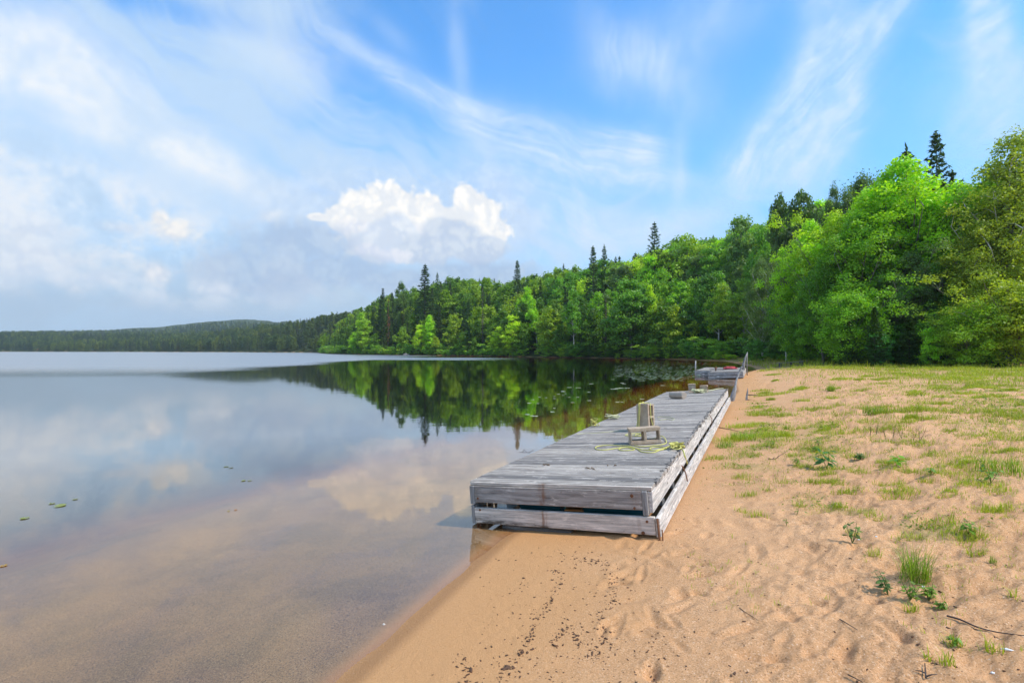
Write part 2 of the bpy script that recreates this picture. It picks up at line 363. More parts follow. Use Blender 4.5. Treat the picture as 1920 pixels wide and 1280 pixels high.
def grass_density(X, Y, d, ed):
    """0..1: how thickly weeds cover the sand"""
    g = 0*X; ok = (d > .6) & (X > -2) & (Y > 0) & (Y < 100)
    verge = (1-sstep(4.5, 9.5, np.abs(ed+2.5)))*1.0
    px = CX + F*X/np.maximum(Y, .5)
    n = fbm(X*.55, Y*.8, 3, 71); n2_ = fbm(X*1.7, Y*2.2, 3, 81)
    mead = sstep(3.6, 7.5, d - .05*Y)*sstep(4.2, 8, Y)*sstep(-.08, .2, n+.8*n2_+.22+ .18*sstep(8, 15, d))*.9
    # tongue of weeds running from the middle of the beach down past the tall tuft
    tx = np.interp(Y, [3.2, 3.9, 4.6, 5.7, 7.0, 9.0, 12], [3.2, 3.15, 3.05, 3.5, 4.1, 5.4, 7.5]); tong = np.exp(-((X-tx)/.32)**2)*sstep(3.3, 3.9, Y)*(1-sstep(9, 12, Y))*sstep(-.12, .2, n2_)
    # strip along the landward side of the float
    sx = np.interp(Y, [4.2, 5.6, 8, 10.5, 13, 15.5], [1.9, 2.5, 3.9, 5.2, 6.3, 7.4]); strip = np.exp(-((X-sx)/.35)**2)*sstep(5, 7, Y)*(1-sstep(14, 17, Y))*sstep(-.15, .2, n2_)
    g = np.maximum.reduce([sstep(1.5, 4, d)*(Y > 50)*(ed > -6)*.9*sstep(-.3, .1, n), verge*sstep(-.45, .0, n), mead, tong*.8, strip*.8])
    return np.where(ok, np.clip(g, 0, 1), 0)
def ground_mat():
    m, nt, b = new_mat('sand_and_soil')
    def attr(n): a = node(nt, 'ShaderNodeAttribute'); a.attribute_name = n; return V(nt, a.outputs['Fac'])
    tc = V(nt, node(nt, 'ShaderNodeTexCoord').outputs['Object'])
    fo, sh, gr = attr('forest'), attr('shore'), attr('grass')
    big = noise(nt, tc, .7, 4, .55, .3); mid = noise(nt, tc, 5, 5, .6); grain = noise(nt, tc, 240, 2, .7); g2 = noise(nt, tc, 60, 4, .7)
    dry = mixc(nt, (big*.9+mid*.5-.25).clamp(), (.57, .28, .115), (.84, .48, .245))
    dry = mixc(nt, ((grain-.5)*3+.5).clamp()*.45, dry, (.30, .155, .07))
    g3 = noise(nt, tc, 110, 3, .75)
    dry = mixc(nt, (g2-.50).max(0.0)*4.0*(mid.ss(.42,.6)), dry, (.24, .12, .055)); dry = mixc(nt, (g3-.56).max(0.0)*7.0, dry, (.16, .08, .04)); dry = mixc(nt, (.43-g3).max(0.0)*7.0, dry, (.80, .62, .45))
    wet = mixc(nt, ((grain-.5)*3+.5).clamp(), (.47, .225, .085), (.63, .34, .15))
    wl = (sh + (big-.5)*1.2 + (mid-.5)*.3)
    C = mixc(nt, wl.ss(1.7, .35), dry, wet)
    # pale gravel band just above the waterline, fine brown silt below it
    bed = mixc(nt, (big*1.2-.2+mid*.4).clamp(), (.24, .14, .06), (.41, .26, .125))
    C = mixc(nt, sh.ss(.02, -.25), C, bed)
    bn = noise(nt, mapping(nt, tc, (1, 1, 1), (0, 0, .6)), 1.4, 5, .7, .3); bed = mixc(nt, bn.ss(.42, .66)*.5, bed, (.13, .085, .045)); bed = mixc(nt, (g3-.50).max(0.0)*6.0, bed, (.06, .04, .022)); bed = mixc(nt, (.44-g3).max(0.0)*6.0, bed, (.52, .40, .26)); C = mixc(nt, sh.ss(.02, -.25), C, bed)
    C = mixc(nt, sh.ss(.16, .05)*sh.ss(-.1, .02)*.5, C, (.20, .095, .04))
    mud = mixc(nt, mid.ss(.3, .7), (.09, .055, .03), (.16, .10, .05)); C = mixc(nt, sh.ss(-4.5, -9), C, mud)
    soil = mixc(nt, mid.ss(.35, .65), (.05, .045, .02), (.06, .10, .022))
    C = mixc(nt, gr*(.10+mid*1.0)*.75, C, mixc(nt, g2.ss(.3,.7), (.10, .15, .02), (.24, .24, .06)))
    C = mixc(nt, fo, C, soil)
    setin(nt, b, 'Base Color', C); b.inputs['Specular IOR Level'].default_value = .15
    rough = sh.ss(.0, .9)*.3 + .65; setin(nt, b, 'Roughness', rough)
    set_bump(nt, b, (grain*.5 + g2*1.2 + mid*2.2), .8, .006)
    return m
terrain()
# ------------------------------------------------------------------ lake
def lake():
    me = bpy.data.meshes.new('lake_water'); bm = bmesh.new()
    bmesh.ops.create_cube(bm, size=1); 
    for v in bm.verts: v.co = Vector((-1600 if v.co.x < 0 else 500, -400 if v.co.y < 0 else 1100, -20 if v.co.z < 0 else 0))
    bm.to_mesh(me); bm.free(); o = link('lake_water', me); tag(o, kind='structure')
    m = bpy.data.materials.new('lake_water'); m.use_nodes = True; nt = m.node_tree; nt.nodes.clear(); me.materials.append(m)
    out = node(nt, 'ShaderNodeOutputMaterial'); tr = node(nt, 'ShaderNodeBsdfTransparent'); gl = node(nt, 'ShaderNodeBsdfGlossy'); mx = node(nt, 'ShaderNodeMixShader')
    tc = V(nt, node(nt, 'ShaderNodeTexCoord').outputs['Object']); x, y, z = sep(nt, tc)
    # a breeze roughens the far water to the north-west; near water is calm
    wob = noise(nt, tc, .012, 4, .6, 0); n1 = noise(nt, mapping(nt, tc, (.35, 1, 1)), .05, 3, .5)
    # boundary: line through the far bay
    q = (y + x*.80 - 62.0 + (wob-.5)*46)
    breeze = ((y + (wob-.5)*14).ss(28, 58)*(x + (n1-.5)*16).ss(-22, -30)).max((y + x*.2 + (wob-.5)*14).ss(84, 90)*(y + x*.55 + (wob-.5)*14).ss(122, 112)*(x + (n1-.5)*22).ss(6, -12))
    fine = noise(nt, mapping(nt, tc, (.7, 2.0, 1)), 7.0, 3, .6)*.0035*noise(nt, tc, .35, 2, .5).ss(.40, .62)
    h = fine + noise(nt, mapping(nt, tc, (.8, 1.6, 1)), 1.1, 3, .55)*.030 + noise(nt, mapping(nt, tc, (1, 2.2, 1)), .16, 2, .5)*.05
    rip = noise(nt, mapping(nt, tc, (1, 3, 1)), 1.6, 3, .6)
    bp = node(nt, 'ShaderNodeBump'); bp.inputs['Distance'].default_value = .16; bp.inputs['Strength'].default_value = .3
    setin(nt, bp, 'Height', h + breeze*rip*.5)
    setin(nt, gl, 'Normal', V(nt, bp.outputs[0])); setin(nt, gl, 'Roughness', breeze*.26 + .022 + (y.ss(2, 60)*.025))
    fr = node(nt, 'ShaderNodeFresnel'); fr.inputs[0].default_value = 1.36; setin(nt, fr, 'Normal', V(nt, bp.outputs[0]))
    fac = (V(nt, fr.outputs[0])*1.72).min(.71)
    gl.inputs['Color'].default_value = (1.0, .97, .93, 1); tr.inputs['Color'].default_value = (1, .99, .97, 1)
    setin(nt, mx, 'Fac', fac); nt.links.new(tr.outputs[0], mx.inputs[1]); nt.links.new(gl.outputs[0], mx.inputs[2]); nt.links.new(mx.outputs[0], out.inputs['Surface'])
    ab = node(nt, 'ShaderNodeVolumeAbsorption'); ab.inputs['Color'].default_value = (.93, .68, .22, 1); ab.inputs['Density'].default_value = 1.0
    nt.links.new(ab.outputs[0], out.inputs['Volume'])
lake()
# ------------------------------------------------------------------ trees
def leaf_mat(name, trans=.35, spread=.48, warm=(1.5, 1.15, .55), gloss=.35, palette=None):
    m, nt, b = new_mat(name); oi = node(nt, 'ShaderNodeObjectInfo'); a = node(nt, 'ShaderNodeAttribute'); a.attribute_name = 'rnd'
    r = V(nt, a.outputs['Fac']); base = V(nt, oi.outputs['Color']) if not palette else ramp(nt, V(nt, oi.outputs['Random']), palette)
    lo = mixc(nt, 1.0, base, tuple(1-spread*.9 for _ in range(3)), 'MULTIPLY'); hi = mixc(nt, 1.0, base, tuple(1+spread*v for v in warm), 'MULTIPLY')
    C = mixc(nt, r, lo, hi); C = mixc(nt, r.ss(.965, .975)*.6, C, (.34, .27, .04))
    setin(nt, b, 'Base Color', C); b.inputs['Roughness'].default_value = .48; b.inputs['Specular IOR Level'].default_value = gloss
    t = node(nt, 'ShaderNodeBsdfTranslucent'); setin(nt, t, 'Color', mixc(nt, 1.0, C, (1.5, 1.45, .5), 'MULTIPLY')); mx = node(nt, 'ShaderNodeMixShader'); mx.inputs[0].default_value = trans + .08
    nt.links.new(b.outputs[0], mx.inputs[1]); nt.links.new(t.outputs[0], mx.inputs[2]); nt.links.new(mx.outputs[0], nt.nodes['Material Output'].inputs['Surface']); return m
def bark_mat(name, c1, c2, sc=(6,6,1.5), dark=None):
    m, nt, b = new_mat(name); tc = V(nt, node(nt, 'ShaderNodeTexCoord').outputs['Object'])
    n = noise(nt, mapping(nt, tc, sc), 2.0, 4, .6); C = mixc(nt, n.ss(.35, .65), c1, c2)
    if dark: C = mixc(nt, noise(nt, mapping(nt, tc, (3, 3, 9)), 1.2, 3, .6).ss(.60, .66), C, dark)
    setin(nt, b, 'Base Color', C); b.inputs['Roughness'].default_value = .85; set_bump(nt, b, n, .5, .02); return m
LEAF = leaf_mat('broad_leaves'); NEEDLE = leaf_mat('needles', .15, .4, (1.2, 1.1, .7), .2)
FARLEAF = leaf_mat('far_leaves', .35, .35, palette=[(0, (.05, .095, .03)), (.4, (.085, .14, .035)), (.75, (.12, .175, .035)), (1, (.17, .215, .04))])  # dulled palette: part of the distance haze is put into these leaf colours
MIDLEAF = leaf_mat('mid_leaves', .35, .35, palette=[(0, (.07, .16, .02)), (.4, (.13, .26, .02)), (.75, (.20, .34, .02)), (1, (.30, .42, .03))])
MIDNEEDLE = leaf_mat('mid_needles', .15, .35, palette=[(0, (.035, .085, .025)), (1, (.08, .12, .03))])
FARNEEDLE = leaf_mat('far_needles', .15, .35, palette=[(0, (.026, .056, .022)), (.6, (.04, .08, .02)), (1, (.075, .085, .03))])
BARK = bark_mat('grey_bark', (.11, .095, .08), (.20, .18, .155)); WHITE = bark_mat('white_birch_bark', (.62, .58, .52), (.50, .47, .42), dark=(.06, .05, .045))
SBARK = bark_mat('spruce_bark', (.07, .055, .045), (.14, .115, .10))
def quads(c, n, t, L, W_):
    """diamond leaves: centre, normal, axis, half length, half width"""
    n = n/np.linalg.norm(n, axis=1, keepdims=True); t = t - n*(t*n).sum(1, keepdims=True); t /= np.linalg.norm(t, axis=1, keepdims=True)+1e-9
    s = np.cross(n, t); L = np.asarray(L).reshape(-1, 1); W_ = np.asarray(W_).reshape(-1, 1)
    return np.stack([c-t*L, c+s*W_-t*L*.1, c+t*L, c-s*W_-t*L*.1], 1).reshape(-1, 3)
def leaf_mesh(name, verts, mat, rs, rnd=None):
    m = len(verts)//4; me = mesh_np(name, verts, np.arange(m*4).reshape(-1, 4), mat=mat)
    a = me.attributes.new('rnd', 'FLOAT', 'FACE'); a.data.foreach_set('value', (rs.rand(m) if rnd is None else rnd).astype(np.float32)); return me
def tubes(specs, n=6):
    Vs, Fs, o = [], [], 0; ang = np.arange(n)*2*np.pi/n
    for pts, rad in specs:
        pts = np.asarray(pts, float); k = len(pts); t = np.gradient(pts, axis=0); t /= np.linalg.norm(t, axis=1, keepdims=True)+1e-9
        ref = np.array([1., .13, .07]) if abs(t[0][2]) > .6 else np.array([.05, .1, 1.]); a = np.cross(t, ref); a /= np.linalg.norm(a, axis=1, keepdims=True)+1e-9; b = np.cross(t, a)
        ring = pts[:, None] + (a[:, None]*np.cos(ang)[None, :, None] + b[:, None]*np.sin(ang)[None, :, None])*np.asarray(rad, float).reshape(-1, 1, 1)
        Vs.append(ring.reshape(-1, 3)); i, j = np.meshgrid(np.arange(k-1), np.arange(n), indexing='ij'); j2 = (j+1) % n
        Fs.append((np.stack([i*n+j, i*n+j2, (i+1)*n+j2, (i+1)*n+j], -1)+o).reshape(-1, 4)); o += k*n
    return np.concatenate(Vs), np.concatenate(Fs)
def sphere_dirs(rs, n): v = rs.normal(size=(n, 3)); return v/np.linalg.norm(v, axis=1, keepdims=True)
def broadleaf(seed, H, W, cb, nl, leaf, limbs=20, clump=.20, lean=0., bark=None, top=.6, up=.75, flat=.95, droop=0., stem_r=.012, twin=False):
    rs = np.random.RandomState(seed); k = 14; t = np.linspace(0, 1, k)
    wob = np.cumsum(rs.normal(0, .012*H, (k, 2)), 0); wob -= wob[0]; ax = rs.rand()*6.28
    tr = np.stack([wob[:,0]*.6 + lean*H*t**1.3, wob[:,1]*.6, t*H*.93], 1); specs = [(tr, np.interp(t, [0, .05, 1], [H*stem_r*1.5, H*stem_r, .02]))]
    cc, cr = [], []; ph = rs.rand(3)*6.28
    for i in range(limbs):
        q = min(max((i+.5)/limbs + rs.uniform(-.03, .03), 0), .985); h = cb + (.95-cb)*q; h = min(max(h, .05), .96); prof = (1-max(q, 0)**2.4)**.62*(.62+.38*min(1, q/.3)); r = W*prof*rs.uniform(.62, 1.08)
        a = ax + i*2.4 + rs.uniform(-.4, .4); r *= 1 + .24*math.sin(2*a+ph[0]) + .20*math.sin(q*9+a+ph[1]) + .1*math.sin(3*a+q*14+ph[2]); p0 = np.array([np.interp(h*.80, t, tr[:,j]) for j in range(3)]) 
        el = up*rs.uniform(.6, 1.25)*(0.55+.75*q); e = p0 + np.array([math.cos(a)*r, math.sin(a)*r, r*el + .10*H*(1-q)*.3]); e[2] = min(e[2], H*.97)
        m = (p0+e)/2 + rs.normal(0, .06*r, 3) + np.array([0, 0, .08*r - droop*r*.3]); s = np.linspace(0, 1, 6)[:, None]; pts = (1-s)**2*p0 + 2*s*(1-s)*m + s*s*e
        specs.append((pts, np.linspace(H*stem_r*.42, .012, 6)*(1 if H > 6 else .7)))
        for j in range(5):
            u = rs.uniform(.42, 1.0) if j else 1.0; b = (1-u)**2*p0 + 2*u*(1-u)*m + u*u*e; off = sphere_dirs(rs, 1)[0]*r*.34*(1-.3*u); off[2] = off[2]*.9 + .12*r - droop*.3*r
            c = b + off; cc.append(c); cr.append(W*clump*rs.uniform(.7, 1.3)*(.75+.35*prof)); specs.append((np.array([b, (b+c)/2+[0, 0, .03*r], c]), [H*stem_r*.16+.004, .01, .006]))
    for j in range(int(5+limbs*.25)):
        d = sphere_dirs(rs, 1)[0]; c = tr[-1] + d*[W*.30, W*.30, H*.05] - [0, 0, H*.05*abs(d[0])*2]; cc.append(c); cr.append(W*clump*rs.uniform(.55, .95))
    for j in range(limbs*2):      # leafy twigs filling the body of the crown
        q = rs.rand()**.8; a = rs.rand()*6.28; r = W*(1-q**2.6)**.6*rs.uniform(.35, .92)*(.75+.25*min(1, q/.2))*(1 + .24*math.sin(2*a+ph[0]) + .20*math.sin(q*9+a+ph[1])); cc.append(np.array([np.interp(cb+(.95-cb)*q, t, tr[:,0])+math.cos(a)*r, np.interp(cb+(.95-cb)*q, t, tr[:,1])+math.sin(a)*r, (cb+(.97-cb)*q)*H])); cr.append(W*clump*rs.uniform(.8, 1.5))
    cc = np.array(cc); cr = np.array(cr); cr = np.minimum(cr, H*.12); hmax = (cc[:,2]+cr*flat).max(); w = cr**2; pick = rs.choice(len(cc), nl, p=w/w.sum())
    d = sphere_dirs(rs, nl); d[:,2] = np.where(d[:,2] < -.25, -d[:,2]*rs.rand(nl), d[:,2]); R_ = cr[pick]*np.clip(rs.normal(.82, .24, nl), .1, 1.5)
    c = cc[pick] + d*R_[:, None]*[1, 1, flat] ; c[:,2] -= droop*rs.rand(nl)*cr[pick]*.9
    nrm = d*.8 + rs.normal(0, .6, (nl, 3)) + [0, 0, .35]; L = leaf*rs.uniform(.6, 1.25, nl)
    v = quads(c, nrm, rs.normal(size=(nl, 3))+[0, 0, -.3], L*.55, L*.36)
    sc_ = H/hmax; v *= [1, 1, sc_]; tv, tf = tubes(specs, 6); tv *= [1, 1, sc_]
    crown_rnd = np.clip(rs.rand(len(cc))[pick]*.55 + rs.rand(nl)*.45, 0, 1)
    return dict(H=H, W=W, crown=leaf_mesh('crown', v, LEAF, rs, crown_rnd), trunk=mesh_np('trunk', tv, tf, True, bark or BARK))
def spruce(seed, H, W, cb, step, nb, per, spray, ragged=.25, dead=False):
    rs = np.random.RandomState(seed); specs = [(np.stack([rs.normal(0, .02, 8)*np.linspace(0, 1, 8), rs.normal(0, .02, 8), np.linspace(0, H*.99, 8)], 1), np.linspace(H*.011, .012, 8))]
    P_, N_, T_, L_, rn = [], [], [], [], []; h = cb*H; a0 = rs.rand()*6
    while h < H*.985:
        q = min(max((h/H-cb)/(1-cb), 0), .995); prof = (1-q)**.72*(.70+.30*min(1, q/.12)) + .03; n = max(3, int(nb*(1-.45*q))); whorl = rs.uniform(1-ragged, 1+ragged*.6)
        for i in range(n):
            a = a0 + i*6.283/n + rs.uniform(-.3, .3); L = W*prof*whorl*rs.uniform(1-ragged, 1.05); el = -.28+.75*q + rs.uniform(-.12, .12)
            dv = np.array([math.cos(a), math.sin(a), 0]); tip = dv*L + [0, 0, L*el + .10*L]
            if dead and rs.rand() < .4: continue
            if L > .5 and i % 2 == 0: specs.append((np.array([[0, 0, h], [*(dv*L*.5)[:2], h + L*el*.45 - .03*L], [tip[0], tip[1], h+tip[2]]]), [.022, .014, .005]))
            s = np.sqrt(rs.uniform(.03, 1, per)); sag = (4*s*(1-s))*(-.10*L); base = s[:, None]*tip + [0, 0, h]; base[:,2] += sag; side = np.cross(dv, [0, 0, 1]); sg = rs.choice([-1, 1], per)
            wd = (1-s*.75)*L*.30*rs.rand(per)
            P_.append(base + side*(sg*wd)[:, None] + rs.normal(0, .03, (per, 3))); T_.append(dv*1.0 + side*(sg*rs.uniform(.3, 1.1, per))[:, None] + [0, 0, -.28]); N_.append(np.array([0, 0, 1]) + rs.normal(0, .45, (per, 3)) + dv*.15)
            L_.append(spray*rs.uniform(.6, 1.2, per)*(.55+.6*(1-q))); rn.append(rs.rand()*.4 + rs.rand(per)*.6)
        h += step*rs.uniform(.8, 1.25)*(1-.35*q); a0 += 1.9
    k = 10; P_.append(np.stack([rs.normal(0, .03, k), rs.normal(0, .03, k), H*np.linspace(.95, 1, k)], 1)); T_.append(rs.normal(0, .35, (k, 3))+[0, 0, 1]); N_.append(rs.normal(size=(k, 3))); L_.append(np.full(k, spray*.6)); rn.append(rs.rand(k))
    P_ = np.concatenate(P_); L_ = np.concatenate(L_); v = quads(P_, np.concatenate(N_), np.concatenate(T_), L_*.55, L_*.17)
    tv, tf = tubes(specs, 5)
    return dict(H=H, W=W, crown=leaf_mesh('crown', v, NEEDLE, rs, np.concatenate(rn)), trunk=mesh_np('trunk', tv, tf, True, SBARK))
PB = {}
PB['A'] = [broadleaf(11, 15, 4.2, .08, 42000, .21, 46, .155, up=1.1, flat=1.4), broadleaf(12, 15, 4.6, .10, 42000, .21, 44, .15, up=1.2, flat=1.4), broadleaf(13, 15, 3.7, .06, 38000, .21, 46, .16, up=1.4, flat=1.4)]
PB['wide'] = [broadleaf(14, 8, 3.6, .02, 29000, .175, 46, .17, up=1.1, stem_r=.010, flat=1.3), broadleaf(15, 8, 4.0, .02, 29000, .175, 44, .17, up=1.2, stem_r=.010, flat=1.3)]
PB['birchA'] = [broadleaf(21, 16, 4.6, .16, 33000, .19, 44, .14, bark=WHITE, droop=.2, up=1.3, flat=1.3), broadleaf(22, 16, 4.2, .12, 30000, .19, 42, .14, bark=WHITE, droop=.2, up=1.3, flat=1.3)]
PB['B'] = [broadleaf(31+i, 14, w, cb, 9500, .36, 24, cl, up=u) for i, (w, cb, cl, u) in enumerate([(3.4, .12, .23, .8), (3.9, .22, .20, .7), (2.9, .10, .24, 1.1), (3.6, .30, .22, .9), (4.2, .18, .19, .8)])]
PB['birchB'] = [broadleaf(41+i, 14, w, cb, 7000, .33, 20, cl, bark=WHITE, droop=.25, up=u, stem_r=.011) for i, (w, cb, cl, u) in enumerate([(2.7, .35, .22, 1.), (3.1, .42, .21, .8), (2.4, .28, .22, 1.1)])]
PB['C'] = [broadleaf(51+i, 13, w, .12, 2300, .62, 14, .27, up=.9) for i, w in enumerate([3.3, 3.8, 2.9])]
PB['sA'] = [spruce(61+i, 12, w, .03, .34, 13, 30, .42, r_) for i, (w, r_) in enumerate([(2.3, .25), (1.9, .3)])]
PB['sB'] = [spruce(71+i, 14, w, cb, .48, 9, 15, .62, r_) for i, (w, cb, r_) in enumerate([(2.2, .04, .25), (1.8, .08, .35), (2.6, .05, .3), (1.5, .12, .4)])]
PB['sC'] = [spruce(81+i, 13, w, .05, .85, 7, 6, 1.15, .3) for i, w in enumerate([2.0, 1.6, 2.4])]
PB['pine'] = [spruce(90, 14, 3.0, .15, .6, 8, 26, .8, .5), spruce(91, 15, 2.7, .25, .75, 7, 30, .75, .6)]
PB['dead'] = [spruce(95, 11, 1.3, .1, .5, 7, 5, .35, .6, dead=True)]
PB['shrub'] = [broadleaf(101+i, 2.6, w, .02, 5200, .13, 16, .30, up=.8, stem_r=.008, flat=.8) for i, w in enumerate([1.6, 2.0, 1.3])]
PB['shrubC'] = [broadleaf(105+i, 2.6, w, .02, 900, .34, 12, .32, up=.8, stem_r=.008, flat=.8) for i, w in enumerate([1.9, 1.5])]
BRIGHT = (.165, .30, .012); LIME = (.20, .31, .014); MID = (.075, .175, .016); DEEP = (.042, .105, .016); OLIVE = (.15, .20, .022); GREY = (.075, .125, .04); SPR = (.030, .066, .016); SPRB = (.036, .066, .024); PALE = (.055, .10, .022)
SKYL = np.array([(-400,622),(0,622),(200,620),(300,615),(400,604),(480,603),(520,606),(600,592),(640,583),(680,575),(700,562),(730,548),(765,540),(800,530),(820,520),(870,514),(940,522),(1000,505),(1040,498),(1100,492),(1160,468),(1190,470),(1215,455),(1250,448),(1280,442),(1300,445),(1330,435),(1380,412),(1430,402),(1450,385),(1500,372),(1550,355),(1600,345),(1650,335),(1700,320),(1800,330),(1830,300),(1920,270),(2300,260)], float)
def gz(x, y): return float(ground_z(np.array([x]), np.array([y]))[0][0])
TREES = []        # (size, spec)
def plant(p, x, y, H, wscale, color, name, label, cat, group=None, yaw=0., sink=.1, lean=None, z=None):
    z = gz(x, y) if z is None else z; s = (H+sink)/p['H']
    o = empty(name, (x, y, z-sink), yaw); o.scale = (s*wscale, s*wscale, s)
    if lean: o.rotation_euler = (lean[0], lean[1], yaw)
    tag(o, label, cat, group)
    c = link('crown', p['crown'], o); c.color = tuple(min(.6, v*2.0) for v in color) + (1,)
    link('trunk', p['trunk'], o); return o
def hero(px, top, Y, kind, hw, color, label, name=None, v=0, yaw=0, lean=None, cat=None):
    for _ in range(30):
        x = (px-CX)/F*Y
        if float(shore_dist(np.array([x]), np.array([Y]))[0]) > 1.6: break
        Y += 1.5
    z = gz(x, Y); H = CH + (HY-top)/F*Y - z; p = PB[kind][v % len(PB[kind])]; ws = (hw/F*Y/p['W'])/(H/p['H'])
    name = name or ('spruce_tree' if kind[0] == 's' and kind != 'shrub' else 'birch_tree' if kind.startswith('birch') else 'pine_tree' if kind == 'pine' else 'shrub' if kind.startswith('shrub') else 'broadleaf_tree')
    cat = cat or {'spruce_tree': 'spruce', 'birch_tree': 'birch', 'pine_tree': 'pine', 'shrub': 'shrub', 'broadleaf_tree': 'tree', 'dead_spruce': 'dead tree'}[name]
    HERO.append((x, Y, hw/F*Y*.62)); return plant(p, x, Y, H, ws, color, name, label, cat, yaw=yaw, lean=lean, z=z)
HERO = []
# -- trees one can pick out along the beach
hero(1885, 238, 40, 'birchA', 118, OLIVE, 'tall olive-leaved birch with a pale forked trunk, highest at the right of the beach', v=0, yaw=1.0)
hero(1990, 250, 38, 'birchA', 110, OLIVE, 'olive-leaved birch cut by the right edge of the photo', v=1, yaw=2.0)
hero(1700, 284, 45, 'A', 112, BRIGHT, 'largest bright green broadleaf tree, pointed top in front of the dark spruce', v=2, yaw=.5)
hero(1635, 345, 50, 'A', 74, BRIGHT, 'bright green tree leaning against the left flank of the largest bright tree', v=0, yaw=1.7)
hero(1570, 378, 52, 'A', 76, LIME, 'yellow-green tree below the airy dark crown on the skyline', v=1, yaw=2.9)
hero(1515, 412, 56, 'A', 58, BRIGHT, 'bright green round-topped tree just right of the small dark spruce', v=2, yaw=3.7)
hero(1797, 338, 44, 'A', 70, BRIGHT, 'bright green tree between the dark spruce and the tall olive birch', v=0, yaw=4.2)
hero(1850, 400, 38.5, 'A', 92, OLIVE, 'olive green tree with yellow flecked leaves in front of the tall birch', v=1, yaw=5.1)
hero(1765, 455, 41, 'A', 66, MID, 'mid green tree filling the gap below the tallest spruce', v=2, yaw=.2)
hero(1905, 500, 34.5, 'wide', 92, (.16,.22,.02), 'yellow-green spreading tree overhanging the far right of the sand', v=0, yaw=2.2)
hero(1812, 555, 35.5, 'wide', 62, (.13,.23,.02), 'low bright leafed tree in front of the dark gap at the right', v=2, yaw=1.2)
hero(1755, 246, 62, 'sB', 52, SPRB, 'tall dark spruce standing alone above the bright trees on the right skyline', v=0, yaw=.3)
hero(1700, 272, 66, 'pine', 60, SPRB, 'dark bushy pine on the skyline just left of the tallest spruce', v=0, yaw=1.0)
hero(1785, 318, 60, 'pine', 48, SPRB, 'dark ragged pine under the right side of the tallest spruce', v=1, yaw=2.0)
hero(1612, 306, 76, 'A', 56, PALE, 'airy dark green crown on the skyline with sky showing through', v=1, yaw=.9)
hero(1563, 335, 78, 'birchA', 34, PALE, 'thin dark airy tree on the skyline left of the bigger airy crown', v=0, yaw=2.4)
hero(1510, 352, 84, 'B', 46, PALE, 'rounded dark tree on the skyline above the small dark spruce', v=3, yaw=.4)
hero(1466, 358, 86, 'B', 34, PALE, 'leftmost of the dark airy trees on the right skyline', v=1, yaw=1.3)
hero(1480, 408, 70, 'sB', 13, SPRB, 'small slim dark spruce peeping out between bright tree and dark skyline trees', v=3, yaw=1.3)
hero(1545, 470, 47, 'A', 50, MID, 'mid green tree in front of the yellow-green tree', v=1, yaw=3.3)
hero(1600, 520, 41.5, 'wide', 66, (.10,.22,.015), 'bushy green tree low in front at the edge of the weedy verge', v=0, yaw=4.4)
hero(1475, 470, 60, 'birchA', 40, GREY, 'greyish birch with several thin pale stems behind the plank bench', v=1, yaw=4.0)
hero(1430, 478, 66, 'birchA', 38, GREY, 'grey-green birch left of the many-stemmed one, dark hollow below it', v=0, yaw=5.0)
hero(1392, 520, 90, 'birchB', 34, (.12,.20,.02), 'light green birch whose slender white trunk shows down to the bushes', v=0, yaw=.6)
hero(1350, 528, 93, 'birchB', 26, (.14,.22,.02), 'pale yellow-green birch left of the slender white-trunked one', v=1, yaw=1.8)
hero(1500, 555, 52, 'wide', 50, MID, 'dark green leafy tree behind the plank bench', v=0, yaw=2.1)
for i, (px, top, Y, hw, lab) in enumerate([(1640, 575, 38.8, 24, 'young dark spruce at the verge left of the bright low bush'), (1705, 590, 37.5, 26, 'young dark spruce in front of the largest bright tree'),
        (1745, 560, 38.6, 30, 'dark green spruce low in front, second from the right-hand dark gap'), (1670, 520, 43, 30, 'dark spruce whose top pokes into the largest bright tree'), (1590, 590, 41, 22, 'small dark spruce at the foot of the yellow-green tree'), (1870, 590, 35.5, 28, 'dark spruce in the shade under the olive birch')]):
    hero(px, top, Y, 'sA', hw, SPR, lab, v=i, yaw=i*1.3)
# -- across the bay
hero(1227, 415, 140, 'sB', 34, SPRB, 'tall lone dark spruce above the middle of the wooded slope', v=2, yaw=.1)
hero(1112, 461, 150, 'sB', 24, SPRB, 'left one of the two dark spruces on the skyline above the bay', v=0, yaw=.9)
hero(1133, 459, 152, 'sB', 24, SPR, 'right one of the two dark spruces on the skyline above the bay', v=2, yaw=1.9)
hero(970, 488, 190, 'sB', 20, SPRB, 'slim dark spruce breaking the skyline above the leaning white birch', v=0, yaw=.4)
hero(797, 496, 205, 'sB', 28, SPRB, 'tallest dark spruce on the skyline of the far left headland', v=1, yaw=.4)
hero(735, 548, 225, 'sB', 16, SPRB, 'dark spruce beside a round crown at the low end of the headland', v=0, yaw=1.4)
hero(713, 562, 228, 'sB', 13, SPRB, 'left slim spruce of the pair on the falling skyline', v=3, yaw=2.4)
hero(718, 540, 262, 'sB', 12, SPRB, 'right slim spruce of the pair on the falling skyline', v=3, yaw=.8)
hero(752, 526, 235, 'B', 15, PALE, 'round dark airy crown on the headland skyline', v=1, yaw=.8)
hero(820, 510, 215, 'sB', 14, SPR, 'dark bushy spruce just right of the tallest one on the headland', v=2, yaw=3)
hero(1183, 522, 108, 'B', 44, (.065,.15,.02), 'rounded mid green tree at the water, widest on the far bank', v=0, yaw=.3)
hero(1222, 533, 112, 'B', 17, LIME, 'small lime green crown above the rounded far bank tree', v=2, yaw=.3)
hero(1245, 500, 122, 'B', 34, (.11,.22,.015), 'bright green tree midway up the slope below the lone spruce', v=1, yaw=1.1)
hero(1285, 438, 135, 'B', 40, (.15,.24,.02), 'sunlit yellow-green crown on the skyline right of the lone spruce', v=3, yaw=2.1)
